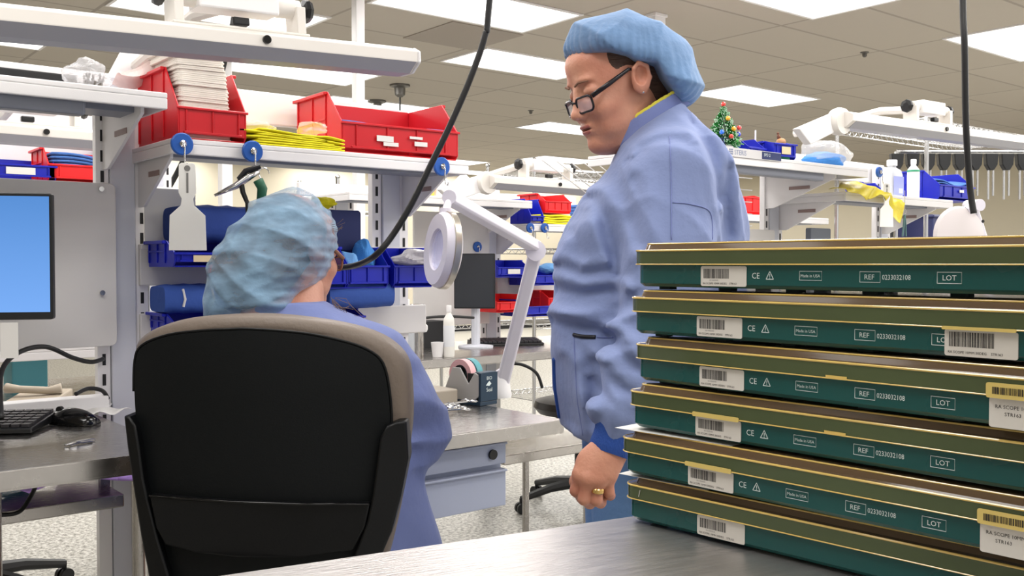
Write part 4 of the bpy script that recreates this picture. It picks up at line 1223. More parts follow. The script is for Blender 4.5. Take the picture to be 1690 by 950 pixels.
tag(MB().prism([(0, 0), (.16, 0), (.06, .09)], 'y', 0, .004).build('card_sign', M_paper, None, (tp.x + .05, 2.22, 1.5755), 0), 'white folded card leaning beside the figurine', 'card')
pp = PX(1375, 262, t=2.2)
crumple('blue_cloth', 'bright blue cloth inside the clear bag on the right upper shelf', (pp.x, 2.24, 1.5755), .12, .07, .040, 61, mat('bright_cap', (62, 130, 200), .8), cat='cloth', amp=.25)
crumple('plastic_bag', 'clear plastic bag around bright blue cloth on the right shelf', (pp.x + .01, 2.24, 1.5757), .15, .09, .062, 62, M_film2, amp=.4)
# light bar right
a_ = PX(1385, 196, t=1.95); b_ = PX(1690, 236, t=1.95)
light_bar(a_, (b_ - a_).length, 'cream task light over the right bench', math.asin((b_.z - a_.z) / (b_ - a_).length), 0, .42, .11, True)
# bottles and bin on the right lower shelf
p = PX(1479, 290, t=2.24)
g = thing('plastic_bottle', 'squat white jug with a lilac label on the right shelf', 'bottle', (p.x, 2.26, 1.4865))
rings = [[(x * k, y * k * .8, z) for x, y in rrect(-.047, .047, -.04, .04, .02)] for k, z in ((.95, 0), (1, .005), (1, .10), (.85, .12), (.4, .132), (.38, .14))]
MB().loft(rings).build('bottle_body', mat('milky', (205, 208, 214), .35, alpha=.92), g, smooth=1)
MB().box(-.04, .04, -.0335, -.032, .012, .092).build('bottle_label', mat('lilac_label', (150, 158, 214), .5), g)
MB().box(.0, .03, -.0345, -.0335, .02, .04).build('label_patch', M_paper, g)
MB().lathe([(.022, .14), (.022, .163), (.019, .166)]).build('bottle_cap', M_white, g, smooth=1)
p = PX(1511, 290, t=2.22)
b2 = bottle((p.x, 2.23, 1.4865), .026, .175, M_white, 'slim white bottle with a green ring on the right shelf', None, band=mat('pale_label', (226, 228, 232), .6))
MB().lathe([(.0262, .118), (.0268, .12), (.0268, .125), (.0262, .127)]).build('green_ring', mat('ring_green', (60, 160, 120), .5), b2)
p = PX(1540, 317, t=2.2)
bb = bin_at((p.x, 2.17, 1.4865), .32, .25, .135, M_blue, 'large blue bin of blue cloths at the right', 0, .5, 2, None)
MB().box(.17, .21, -.0065, -.005, .038, .05).build('bin_label', M_paper, bb)
for k in range(4):
    o = MB().sheet(lambda u, v: (.02 + u * .28, .02 + v * .2, .05 + k * .011 + .01 * math.sin(u * 6 + k * .3) + .014 * math.sin(v * 3)), 22, 8, .006).build('blue_towel', M_bluecloth, None, (p.x, 2.17, 1.4865), 0, smooth='all')
    tag(o, 'blue cloth heaped in the large blue bin at the right', 'towel', 'blue cloths in the large blue bin')
bin_at((PX(1436, 300, t=2.33).x, 2.33, 1.4865), .10, .12, .075, M_blue, 'blue bin tucked behind the white jug', 0, .6)
# yellow film hanging over tag and magnet
m4 = magnet(1449, 284, 2.15, 'blue magnet hook partly under yellow film at the right bench', .022)
def yf_(u, v):
    top = np.interp(u, [0, .12, .35, .6, .85, 1], [-.006, .004, .034, .026, .0, -.018]); bot = np.interp(u, [0, .12, .35, .55, .75, .92, 1], [-.012, -.022, -.052, -.022, -.06, -.135, -.06])
    return (u * .40, .05 - .085 * min(1, v * 2.5) - .012 * math.sin(u * 17 + v * 4), top + (bot - top) * v + .003 * math.sin(u * 31 + v * 9))
b = MB().sheet(yf_, 40, 14, .0012)
p = PX(1386, 308, t=2.14)
o = b.build('yellow_film', mat('yellow_film', (226, 208, 60), .3, alpha=.8, bump=.8, bscale=25), None, (p.x, 2.14, p.z), 0, smooth='all'); tag(o, 'yellow plastic film draped over the front of the right shelf', 'plastic film')
paddle(m4 + Vector((-.02, -.05, -.05)), 1.0, 'white paddle tag hanging below the yellow film', math.radians(-15))
pk = PX(1493, 350, t=2.12)
hb = thing('hook_tool', 'steel hook tool hanging beside the right paddle tag', 'tool', pk)
MB().tube([(.012 * math.cos(a), 0, .012 * math.sin(a)) for a in [k * .6 for k in range(11)]], .0018, 6).build('tool_ring', M_chrome, hb)
MB().tube([(0, 0, .012), (0, 0, .09)], .0014, 6).build('hang_wire', M_chrome, hb)
MB().tube([(0, 0, -.01), (-.006, 0, -.05), (-.014, 0, -.1)], .004, 8).tube([(0, 0, -.01), (.008, 0, -.05), (.012, 0, -.1)], .004, 8).build('tool_jaw', mat('teal_steel', (90, 120, 120), .4, .6), hb)
# folded magnifier at right
mc = PX(1588, 388, d=3.55)
ml = thing('magnifier_lamp', 'folded white magnifier lamp seen from behind, above the trays', 'magnifier lamp', (mc.x, mc.y, mc.z), YAW + math.radians(14))
MB().lathe([(.0, 0), (.07, .0), (.1, .008), (.108, .02), (.1, .03)][::-1], n=40).xf(Matrix.Rotation(math.radians(90), 4, 'X') @ Matrix.Scale(-1, 4, (0, 0, 1))).build('lamp_head', mat('lamp_cover', (214, 206, 206), .4), ml, smooth=1)
MB().lathe([(.006, 0), (.006, .002)], n=12).xf(Matrix.Translation((.06, -.033, .05)) @ Matrix.Rotation(math.radians(90), 4, 'X')).build('switch_button', M_black, ml)
MB().tube([(.03, .02, .09), (.06, .02, .11)], .018).cyl((.06, -.02, .11), (.06, .05, .11), .022).build('head_joint', M_lil, ml, smooth=1)
MB().tube([(.06, .02, .11), (.16, .05, -.08), (.3, .1, -.40)], .016).build('lower_arm', M_lil, ml, smooth=1)
MB().lathe([(.035, mc.z * -1 + .82), (.03, -.38)]).xf(Matrix.Translation((.3, .1, 0))).build('clamp_base', M_lil, ml, smooth=1)
p = PX(1356, 390, t=2.3)
g = thing('tablet_monitor', 'small dark monitor corner rising behind the trays beside the post', 'monitor', (PX(1338, 390, t=2.25).x, 2.25, .8205), 0)
MB().prism(rrect(0, .14, .08, PX(1345, 376, t=2.25).z - .8205, .006), 'y', 0, .025).build('monitor_shell', mat('slate_shell', (84, 90, 100), .5), g, bevel=.003)
MB().cyl((.07, .04, 0), (.07, .04, .2), .015).lathe([(.08, 0), (.08, .01)], (.07, .04, 0)).build('monitor_stand', M_black, g)
# hanging black handles on the far right rack
for k in range(9):
    a = 1482 + k * 26
    p = PX(a, 262, d=5.3)
    g = thing('hanging_instrument', 'black handled instrument hanging at the far right behind the blue bin', 'instrument', (p.x, p.y, p.z), YAW, 'black handled instruments at the far right')
    MB().prism([(-.035, .03), (.035, .03), (.03, -.03), (.012, -.06), (-.012, -.06), (-.03, -.03)][::-1], 'y', 0, .04).build('handle_grip', M_black, g, bevel=.004)
    MB().cyl((-.012, .02, -.06), (-.012, .02, -.22), .006, n=8).cyl((.014, .02, -.06), (.014, .02, -.2), .006, n=8).build('instrument_shaft', M_chrome, g)
ra = PX(1480, 250, d=5.36); rb = PX(1720, 250, d=5.36)
b = MB().tube([ra, rb], .012)
for q_ in (ra, rb): b.tube([q_, (q_.x, q_.y, 0)], .012)
tag(b.build('hanging_rail', M_chrome), 'chrome rail carrying the black handled instruments', 'rail')
for k, (a, y0, y1) in enumerate(((1465, 255, 400),)):
    pass
g = tag(MB().box(0, .04, 0, .04, 0, 1.75).build('dark_column', M_dark, None, PX(1472, 300, d=5.5).to_2d().to_3d(), YAW, .002), 'dark slim column left of the black handled instruments', 'column')
# cases on the wire rack
p = PX(1650, 320, d=5.2)
tag(MB().box(0, .35, 0, .3, 0, .13).box(-.01, .36, -.01, .31, .11, .125).build('navy_container', mat('navy_container', (44, 50, 92), .4), None, (5.25, 2.75, 1.348), 0, .006), 'navy container on the chrome rack at the right edge', 'container')
# ================================================================== FOREGROUND TABLE
TZ = .892
ea = PX(1035, 851, z=TZ); eb = PX(345, 950, z=TZ)
ang = math.atan2(ea.y - eb.y, ea.x - eb.x)
ft = thing('steel_table', 'scratched steel table in the foreground under the green trays', 'table', (ea.x, ea.y, 0), ang)
MB().prism(rrect(-.80, .95, -.76, 0, .012), 'z', TZ - .035, TZ).build('table_top', M_steel2, ft, bevel=.005, seg=3)
for x in (-.74, .88):
    for y in (-.70, -.06):
        MB().cyl((x, y, .04), (x, y, TZ - .035), .019, n=16).lathe([(.012, 0), (.024, .004), (.024, .02), (.012, .04)], (x, y, 0)).build('leg', M_steel, ft, smooth=1)

# ================================================================== TRAYS
M_tg = mat('tray_green', (10, 76, 74), .28, rvar=.08, vscale=6, coat=.3, vary=.06)
M_lid = mat('lid_olive', (74, 86, 56), .16, rvar=.06, vscale=5, coat=.5, vary=.12, alpha=.93)
M_dome = mat('lid_amber_dark', (104, 84, 62), .12, coat=.8, alpha=.92)
M_gold = mat('lid_amber_edge', (222, 190, 104), .18, coat=.8)
M_foot = mat('tray_foot', (14, 34, 34), .6)
M_yel = mat('yellowed_label', (214, 190, 110), .4)
PITCH_T = .0555
TL, TW = .58, .235
names = ['topmost', 'second from the top', 'third from the top', 'fourth from the top', 'fifth from the top', 'bottom']
cxs = [1043, 1037, 1044, 1035, 1023, 1030]
angs = [40.2, 40.2, 38.6, 40.7, 41.2, 43.2]
def barcode(parent, x0, x1, z0, z1, y, seed):
    rnd = random.Random(seed); m = MB(); x = x0
    while x < x1:
        w_ = rnd.choice((.0004, .0006, .001)); m.box(x, min(x1, x + w_), y - .0002, y, z0, z1); x += w_ + rnd.choice((.0005, .0008))
    return m.build('barcode', M_ink, parent)
RT = (math.radians(90), 0, 0)
for k in range(6):
    zt = TZ + (5 - k) * PITCH_T + .0004
    a = math.radians(angs[k])
    d0 = 1.155
    loc = CW((cxs[k] - 845) / 1600 * d0 + .004, d0, zt)
    g = thing('instrument_tray', 'green sterilisation tray with an amber lid, %s in the stack' % names[k], 'tray', loc, YAW - (math.pi / 2 - a), 'stack of green instrument trays')
    # hollow base: floor, wall ring
    out = rrect(0, TL, 0, TW, .014, 6); inn = rrect(.003, TL - .003, .003, TW - .003, .012, 6)
    bm = rrect(.004, TL - .004, .004, TW - .004, .012, 6)
    L = lambda poly, z: [(x, y, z) for x, y in poly]
    b = MB(); b.loft([L(bm, .0035), L(out, .0075), L(out, .0385), L(inn, .0385), L(rrect(.006, TL - .006, .006, TW - .006, .01, 6), .009)], cap=True)
    base = b.build('tray_base', M_tg, g, smooth=1)
    for i in range(7):
        for yy in (.016, TW - .03):
            xx = .022 + i * (TL - .058) / 6
            MB().prism(rrect(xx, xx + .018, yy, yy + .014, .003, 2), 'z', 0, .004).build('foot', M_foot, g)
    # lid: skirt + dome
    o4 = rrect(-.004, TL + .004, -.004, TW + .004, .017, 6); i4 = rrect(-.0015, TL + .0015, -.0015, TW + .0015, .015, 6)
    zb, zs_, zd = .0285, .0462, .0548
    d1 = rrect(.006, TL - .006, .006, TW - .006, .013, 6); d2 = rrect(.010, TL - .010, .010, TW - .010, .01, 6)
    b = MB(); b.loft([L(i4, zb), L(o4, zb + .0008), L(o4, zs_ - .001), L(rrect(-.003, TL + .003, -.003, TW + .003, .016, 6), zs_)], cap=False)
    b.build('lid_skirt', M_lid, g, smooth=1)
    b = MB(); b.loft([L(rrect(-.003, TL + .003, -.003, TW + .003, .016, 6), zs_), L(rrect(.004, TL - .004, .004, TW - .004, .014, 6), zs_ + .0005), L(d1, zd - .0025), L(d2, zd), L(rrect(.05, TL - .05, .05, TW - .05, .01, 6), zd)], cap=False)
    b.v += []; n0 = len(b.v) - 28; b.f.append(tuple(range(n0, n0 + 28))); b.mi.append(0)
    b.build('lid_dome', M_dome, g, smooth=1)
    def rim(poly_o, z, r, nm):
        pts = [(x, y, z) for x, y in poly_o] + [(poly_o[0][0], poly_o[0][1], z)]
        return MB().tube(pts, r, 8, cap=False).build(nm, M_gold, g, smooth=1)
    rim(rrect(-.0046, TL + .0046, -.0046, TW + .0046, .0175, 6), zb + .001, .0007, 'lid_lower_rim')
    rim(rrect(-.004, TL + .004, -.004, TW + .004, .017, 6), zs_ - .0008, .0012, 'lid_upper_rim')
    rim(rrect(.0068, TL - .0068, .0068, TW - .0068, .0125, 6), zd - .0014, .0010, 'lid_crown_rim')
    # front labels
    z0, z1 = .0055, .0275
    dz = 0; yf = -.0008
    x0, x1 = (.099, .160) if k < 5 else (.103, .165)
    lt = z1 + (.0 if k in (0, 1, 2, 5) else .004)
    yy = yf if lt <= .0285 else -.0062
    lb_ = MB().prism(rrect(x0, x1, z0, z1, .002, 3), 'y', -.0009, -.0002).build('barcode_label', M_label, g)
    if k in (3, 4):
        MB().prism(rrect(x0 - .0005, x1 + .0005, .0275, .0325, .0015, 3), 'y', -.0062, -.0052).build('label_edge', M_yel, g)['label'] = 'yellowed label edge over the lid'
    barcode(lb_, x0 + .004, x0 + .038, z0 + .0085, z1 - .003, -.0009, 5 + k)
    text('label_text', 'RA SCOPE 10MM 30DEG    STR163', .0030, M_ink, lb_, (x0 + .003, -.0011, z0 + .002), RT, squash=1.02)
    text('label_text', '00114025430', .0022, M_inkgrey, lb_, (x0 + .012, -.0011, z0 + .0058), RT)
    # printed symbols
    if k < 5:
        text('printed_mark', 'CE', .0088, M_print, g, (.1665, -.0004, .0145), RT, squash=.95)
        m = MB()
        tx = .1845
        for q0, q1 in (((tx, .0140), (tx + .009, .0140)), ((tx + .009, .0140), (tx + .0045, .0222)), ((tx + .0045, .0222), (tx, .0140))):
            m.tube([(q0[0], -.0003, q0[1]), (q1[0], -.0003, q1[1])], .0004, 5)
        m.tube([(tx + .0045, -.0003, .0165), (tx + .0045, -.0003, .0195)], .0004, 5).ball((tx + .0045, -.0003, .0153), .0005, 6, 4)
        m.build('warning_mark', M_print, g)
        def frame(x0, x1, z0, z1, r=.0003):
            return MB().tube([(x0, -.0003, z0), (x1, -.0003, z0), (x1, -.0003, z1), (x0, -.0003, z1), (x0, -.0003, z0)], r, 5).build('printed_frame', M_print, g)
        frame(.2245, .250, .0135, .0225); text('printed_text', 'Made in USA', .0043, M_print, g, (.2257, -.0004, .0165), RT, squash=.98)
        frame(.291, .312, .0125, .0225); text('printed_text', 'REF', .0068, M_print, g, (.2955, -.0004, .0152), RT)
        text('printed_text', '0233032108', .0066, M_print, g, (.3138, -.0004, .0152), RT, squash=.86)
        frame(.367, .389, .0125, .0225); text('printed_text', 'LOT', .0068, M_print, g, (.3715, -.0004, .0152), RT)
    if k == 1:
        l2 = MB().prism(rrect(.379, .442, .004, .0275, .002, 3), 'y', -.0009, -.0002).build('barcode_label', M_label, g)
        MB().prism(rrect(.3785, .4425, .0275, .0305, .0015, 3), 'y', -.0062, -.0052).build('label_edge', M_yel, g)
        barcode(l2, .383, .422, .0125, .0255, -.0009, 77)
        text('label_text', 'RA SCOPE 10MM 30DEG    STR163', .0032, M_ink, l2, (.382, -.0011, .0065), RT)
    if k in (2, 4):
        l2 = MB().prism(rrect(.419, .50, .002, .0275, .002, 3), 'y', -.0009, -.0002).build('barcode_label', M_label, g)
        MB().prism(rrect(.4185, .5005, .0275, .0405, .002, 3), 'y', -.0062, -.0052).build('label_edge', M_yel, g)['label'] = 'yellowed upper half of the label'
        text('label_text', 'RA SCOPE 10MM 30DEG', .0044, M_ink, l2, (.424, -.0011, .0185), RT)
        text('label_text', 'STR163', .0044, M_ink, l2, (.432, -.0011, .0125), RT)
        barcode(l2, .424, .47, .031, .037, -.0063, 88)
    if k in (2, 3):
        MB().box(.262, .285, -.0052, -.0046, zb + .001, zb + .004).build('worn_spot', M_gold, g)
    if k == 5:
        MB().tube([(.022, -.0047, zb + .005), (.024, -.0047, zb + .013)], .0004, 5).build('scratch', M_label, g)
# small paper sheets pinched between trays
for k, (i, ww, lb) in enumerate(((3, .16, 'white paper slip pinched under the fourth tray of the stack'), (4, .12, 'white paper slip pinched above the bottom tray'))):
    a = math.radians(angs[i + 1])
    zt = TZ + (5 - i) * PITCH_T - .0006
    loc = CW((cxs[i + 1] - 845) / 1600 * 1.155 - .006, 1.157, zt)
    o = MB().box(-.004, ww, .006, .09, .0, .0004).build('paper_slip', M_paper, None, loc, YAW - (math.pi / 2 - a) + .05)
    tag(o, lb, 'paper')

# ================================================================== OFFICE CHAIR
CD = 1.62
ch = thing('office_chair', 'black and taupe office chair with its back towards the viewer', 'chair', CW(-.42, 1.86, 0), YAW)
co = Vector((-.42, 1.86, 0))
def cp(px, py, dd=0.0):
    p = PC(px, py, CD); return Vector((p.x - co.x, CD + dd - co.y, p.z))
def dense(pts, n, closed=True):
    out = []; N = len(pts)
    for i in range(N if closed else N - 1):
        g_ = (lambda j: Vector(pts[j % N])) if closed else (lambda j: Vector(pts[min(max(j, 0), N - 1)]))
        p0 = g_(i - 1); p1 = g_(i); p2 = g_(i + 1); p3 = g_(i + 2)
        for k in range(n):
            t = k / n
            out.append(.5 * ((2 * p1) + (p2 - p0) * t + (2 * p0 - 5 * p1 + 4 * p2 - p3) * t * t + (3 * p1 - p0 - 3 * p2 + p3) * t ** 3))
    return out
outer = [(196, 640), (197, 585), (208, 562), (242, 542), (298, 527), (370, 520), (445, 519), (512, 526), (573, 538), (621, 556), (652, 580), (667, 606), (672, 645), (673, 700), (668, 750), (658, 825), (642, 903), (622, 965), (585, 1010), (440, 1025), (300, 1012), (262, 985), (240, 900), (218, 800), (203, 720)]
inner = [(206, 650), (208, 598), (222, 572), (272, 553), (336, 545), (375, 543), (417, 542), (502, 549), (573, 565), (611, 582), (629, 602), (638, 637), (643, 690), (641, 730), (636, 790), (622, 860), (606, 930), (590, 970), (560, 1000), (440, 1010), (320, 1000), (275, 975), (252, 900), (226, 800), (212, 720)]
def curve_d(px): return .05 * ((px - 435) / 240) ** 2
def ringd(pts, kk, dd):
    c = Vector((435, 760)); r = []
    for p in dense([(x, y) for x, y in pts], 3):
        q = c + (p - c) * (1 - kk)
        r.append(cp(q.x, q.y, dd + curve_d(q.x)))
    return r
b = MB().loft([ringd(outer, .30, .085), ringd(outer, .05, .085), ringd(outer, .008, .07), ringd(outer, 0, .045), ringd(outer, .006, .018), ringd(outer, .03, .004), ringd(outer, .08, .002)])
b.build('back_cushion', M_taupe, ch, smooth='all')
b = MB().loft([ringd(inner, -.001, .006), ringd(inner, -.001, -.004), ringd(inner, .012, -.010), ringd(inner, .2, -.013), ringd(inner, .5, -.014), ringd(inner, .8, -.014)])
M_shell = mat('chair_shell', (4, 7, 9), .6, spec=.25, bump=.06, bscale=400)
M_shell2 = mat('chair_shell_satin', (6, 7, 9), .42, spec=.3, bump=.04, bscale=300)
b.build('back_shell', M_shell, ch, smooth=1)
b = MB(); pts = [cp(p.x, p.y, -.008 + curve_d(p.x)) for p in dense(inner[:14], 4, False) if 0 or True]
b.tube([p for p in pts], .0022, 6).build('shell_piping', M_shell2, ch, smooth='all')
def slab(poly, d0, d1, nm, m, bv=.004):
    pts = dense(poly, 1) if False else [Vector(p) for p in poly]
    top = [cp(p[0], p[1], d0 + curve_d(p[0])) for p in pts]; bot = [cp(p[0], p[1], d1 + curve_d(p[0])) for p in pts]
    return MB().loft([bot, top]).build(nm, m, ch, bevel=bv, smooth=1)
slab([(196, 688), (207, 690), (219, 704), (226, 737), (234, 790), (243, 826), (262, 890), (284, 955), (300, 1010), (272, 1012), (245, 955), (228, 880), (214, 803), (203, 740)], -.030, .03, 'side_frame', M_shell2)
slab([(669, 697), (672, 760), (660, 822), (645, 880), (630, 915), (612, 975), (590, 1015), (560, 1012), (580, 930), (590, 903), (606, 860), (615, 815), (622, 760), (627, 722), (637, 704), (655, 697)], -.030, .03, 'side_frame', M_shell2)
slab([(246, 817), (300, 818), (400, 821), (500, 825), (611, 830), (603, 868), (584, 905), (500, 912), (400, 911), (330, 906), (275, 897), (258, 870)], -.030, -.008, 'lumbar_panel', M_shell2, .003)
MB().tube([cp(x, y, -.031 + curve_d(x)) for x, y in ((247, 817), (300, 818), (400, 821), (500, 825), (609, 830))], .0022, 6).build('panel_edge', M_gloss, ch, smooth='all')
MB().prism(rrect(-.235, .235, .0, .45, .06), 'z', .42, .50).build('seat', M_taupe, ch, bevel=.02, smooth=1)
MB().tube([(0, .0, .44), (0, -.16, .46), (0, -.205, .56), (0, -.2, .72)], [.03, .03, .028, .03], 10).build('back_support', M_black, ch, smooth='all')
gc = MB()
star_root = ch
for k in range(5):
    a = 2 * math.pi * k / 5 + .2; c, s = math.cos(a), math.sin(a)
    MB().tube([(c * .03, .22 + s * .03, .125), (c * .155, .22 + s * .155, .11), (c * .3, .22 + s * .3, .07)], [.028, .022, .016], 8).build('base_leg', M_base, ch, smooth=1)
    MB().cyl((c * .3 - s * .02, .22 + s * .3 + c * .02, .027), (c * .3 + s * .02, .22 + s * .3 - c * .02, .027), .027, n=16).cyl((c * .3, .22 + s * .3, .03), (c * .3, .22 + s * .3, .07), .009, n=8).build('caster', M_black, ch, smooth=1)
MB().cyl((0, .22, .08), (0, .22, .42), .024, n=14).build('gas_column', M_base, ch, smooth=1)
# ================================================================== PEOPLE
def Rz(a): c, s = math.cos(a), math.sin(a); return np.array([[c, -s, 0], [s, c, 0], [0, 0, 1]], np.float32)
def Ry(a): c, s = math.cos(a), math.sin(a); return np.array([[c, 0, s], [0, 1, 0], [-s, 0, c]], np.float32)

def head_sdf(P, double_chin=True, mouth_open=.0):
    S = P * A3(1, 1, 1); S[:, 1] = np.abs(P[:, 1])
    d = ell(P, (-.022, 0, .038), (.098, .076, .086))
    d = smin(d, ell(P, (.022, 0, -.02), (.068, .062, .085)), .03)
    d = smin(d, ell(P, (.030, 0, -.078), (.054, .050, .036)), .03)
    d = smin(d, ell(P, (.078, 0, -.100), (.018, .021, .017)), .022)
    d = smin(d, ell(S, (.060, .035, -.030), (.028, .026, .026)), .02)          # cheeks
    d = smin(d, ell(S, (.072, .022, .030), (.016, .026, .010)), .014)           # brow
    d = smin(d, ell(P, (.052, 0, .060), (.036, .052, .034)), .02)               # forehead
    d = smax(d, -ell(S, (.094, .033, .008), (.016, .017, .012)), .014)          # sockets
    d = smin(d, ell(S, (.071, .033, .007), (.0155, .0165, .0135)), .004)        # lids
    d = smin(d, cone(P, (.084, 0, .010), (.100, 0, -.028), .0080, .0110), .014)  # nose
    d = smin(d, ell(P, (.104, 0, -.031), (.0110, .0105, .0095)), .006)
    d = smin(d, ell(S, (.093, .0125, -.036), (.0105, .0075, .0075)), .006)
    d = smax(d, -ell(S, (.097, .0065, -.0425), (.004, .003, .004)), .003)
    d = smin(d, ell(P, (.082, 0, -.062), (.014, .026, .016)), .012)             # muzzle
    d = smin(d, ell(P, (.0925, 0, -.0580), (.0062, .022, .0042)), .006)        # lips
    d = smin(d, ell(P, (.0900, 0, -.0685), (.0065, .019, .0048)), .006)
    d = smax(d, -ell(P, (.100, 0, -.0635), (.014, .027, .0012 + mouth_open)), .003)
    d = smin(d, ell(S, (.052, .026, -.068), (.024, .022, .022)), .02)           # jowl
    if double_chin: d = smin(d, ell(P, (.030, 0, -.108), (.046, .040, .022)), .02)
    # ears
    R = Ry(math.radians(-12))
    e = ell(S, (-.014, .083, -.002), (.0195, .0110, .032), R)
    e = smax(e, -ell(S, (-.011, .0975, .004), (.0135, .0165, .0205), R), .003)
    e = smin(e, chain(S, [(.002, .084, .004), (-.002, .089, .020), (-.014, .093, .028), (-.028, .094, .016), (-.029, .092, -.006), (-.020, .088, -.022)], [.003, .0036, .0042, .0044, .0040, .0036], .003), .003)
    e = smin(e, cone(S, (-.000, .080, -.006), (.001, .081, -.018), .0038, .0045), .004)
    d = smin(d, e, .007)
    d = smin(d, cone(P, (-.028, 0, -.05), (-.062, 0, -.20), .056, .062), .03)
    return d

def head_mesh(R, c, h=.0026, **kw):
    v, f = nets(lambda P: head_sdf(P, **kw), (-.14, -.105, -.20), (.14, .105, .135), h)
    fc = v[f].mean(1)
    lip = (fc[:, 0] > .086) & (np.abs(fc[:, 1]) < .022) & (((fc[:, 2] < -.0545) & (fc[:, 2] > -.0745)))
    dl = np.minimum(ell(fc, (.0935, 0, -.0582), (.0075, .022, .0046)), ell(fc, (.0905, 0, -.0688), (.0080, .019, .0052)))
    mi = np.where(lip & (dl < .0008), 1, 0)
    return v @ R.T + A3(*c), f, mi

def head_parts(parent, R, c, M, rim_m, lens_m, earring=None, shape=0):
    """glasses, lashes, brows in head coordinates"""
    X = Matrix([[float(R[i][j]) for j in range(3)] + [float(c[i])] for i in range(3)] + [[0, 0, 0, 1]])
    m = MB()
    for s in (-1, 1):
        pts = []
        for (y, z) in rrect(.008, .058, -.026, .004, .010, 4):
            pts.append((.099 - .35 * max(0, y - .03), s * y, z - .004))
        pts.append(pts[0])
        m.tube(pts, .0024, 7, cap=False)
        m.tube([(.088, s * .060, -.004), (.05, s * .073, .008), (.006, s * .083, .022), (-.015, s * .081, .016)], [.0050, .0050, .0036, .002], 7)
    m.tube([(.099, -.008, -.008), (.103, 0, -.005), (.099, .008, -.008)], .002, 6)
    fr_ = m.xf(X).build('glasses', rim_m, parent, smooth='all')
    m = MB()
    for s in (-1, 1):
        q = [(.099 - .35 * max(0, y - .03), s * y, z - .004) for (y, z) in rrect(.009, .057, -.025, .003, .009, 4)]
        q2 = [(x - .0012, y, z) for x, y, z in q]
        m.loft([q, q2] if s > 0 else [q2, q])
    m.xf(X).build('lens', lens_m, fr_)
    m = MB()
    for s in (-1, 1):
        m.tube([(.081, s * (.033 + .016 * math.cos(a)), .001 + .0035 * -math.sin(a)) for a in [math.pi * k / 8 for k in range(9)]], .0011, 6)
    m.xf(X).build('eyelashes', M_dark, parent)
    for s in (-1, 1):
        m = MB(); m.tube([(.094, s * .014, .024), (.092, s * .03, .029), (.080, s * .05, .026)], [.0022, .0026, .001], 6)
        m.xf(X).build('eyebrow', mat('eyebrow', (120, 86, 68), .8), parent)
    if earring:
        MB().ball((.002, -.083 * earring, -.031), .0028, 10, 8).xf(X).build('earring', M_gold, parent, smooth='all')

M_rim1 = mat('black_frames', (22, 18, 24), .25)
M_rim2 = mat('tortoise_frames', (138, 88, 60), .3)
M_lens = mat('spectacle_lens', (230, 225, 240), .05, alpha=.18)

# ---------------------------------------------------------------- standing person
a_y = math.radians(21); pit = math.radians(20)
# local x (face) -> image left and slightly towards the viewer
R1 = Rz(math.pi + a_y) @ Ry(pit)
C1 = (.210, 1.985, 1.561)
hv = head_mesh(R1, C1, .0021, mouth_open=.0008)

# hand
def hand1(P):
    D = 1.66
    def q(px, py, d=D): return ((px - 845) / 1600 * d, d, 1.2 + (436 - py) / 1600 * d)
    W = q(1012, 735, 1.68)
    mc = [q(958, 786, 1.665), q(972, 792, 1.652), q(989, 793, 1.652), q(1006, 786, 1.660)]
    d = cone(P, q(1026, 700, 1.69), W, .028, .025)
    for i, m_ in enumerate(mc):
        d = smin(d, cone(P, W, m_, .020, .0125), .022)
    d = smin(d, ell(P, q(985, 765, 1.672), (.034, .016, .030)), .02)
    pip = [q(951, 812, 1.668), q(965, 826, 1.655), q(985, 828, 1.655), q(1006, 815, 1.662)]
    dip = [q(961, 824, 1.690), q(974, 833, 1.684), q(992, 832, 1.684), q(1008, 820, 1.686)]
    tip = [q(972, 812, 1.700), q(983, 818, 1.698), q(996, 816, 1.698), q(1006, 808, 1.696)]
    F = None
    for i in range(4):
        r = (.0098, .0102, .0098, .0086)[i]
        fin = chain(P, [mc[i], pip[i], dip[i], tip[i]], [r * 1.15, r, r * .92, r * .8], .006)
        F = fin if F is None else smin(F, fin, .0022)
    d = smin(d, F, .007)
    for m_ in mc: d = smin(d, ell(P, m_, (.0118, .0105, .0118)), .006)
    th = chain(P, [q(985, 762, 1.69), q(962, 775, 1.705), q(952, 797, 1.712), q(958, 815, 1.712)], [.017, .0135, .0115, .0095], .008)
    d = smin(d, th, .010)
    return d
q_ = lambda px, py, d=1.66: ((px - 845) / 1600 * d, d, 1.2 + (436 - py) / 1600 * d)
hl = [q_(930, 850)[0], 1.60, q_(0, 850)[2]]; hh = [q_(1050, 700, 1.7)[0], 1.75, q_(0, 690)[2]]
hnd = nets(hand1, hl, hh, .0019)
# legs, torso, arms (mostly under clothing)
def body1(P):
    d = chain(P, [(.30, 1.98, 1.36), (.27, 1.98, 1.15), (.27, 1.98, .95)], [.07, .12, .13], .05)
    d = smin(d, cone(P, (.30, 1.98, 1.38), (.285, 1.98, 1.47), .07, .055), .03)
    for s in (-1, 1):
        y = 1.98 + s * .10
        d = smin(d, chain(P, [(.27, y, .90), (.255, y, .48), (.275, y, .09)], [.10, .062, .042], .03), .03)
        d = smin(d, cone(P, (.275, y, .05), (.13, y - .01, .035), .042, .036), .02)
    d = smin(d, chain(P, [(.30, 1.80, 1.35), (.265, 1.735, 1.09), q_(1040, 700, 1.69)], [.05, .042, .030], .02), .03)
    d = smin(d, chain(P, [(.30, 2.16, 1.35), (.29, 2.22, 1.09), (.16, 2.20, .90)], [.05, .042, .030], .02), .03)
    return d
bd = nets(body1, (.0, 1.55, .0), (.50, 2.32, 1.5), .013)
person1 = np_mesh('person', [hv, hnd, bd], [M_skin, M_skinl], None, None, (0, 0, 0), YAW)
tag(person1, 'person standing in a blue gown and bouffant cap with dark glasses, looking down', 'person')
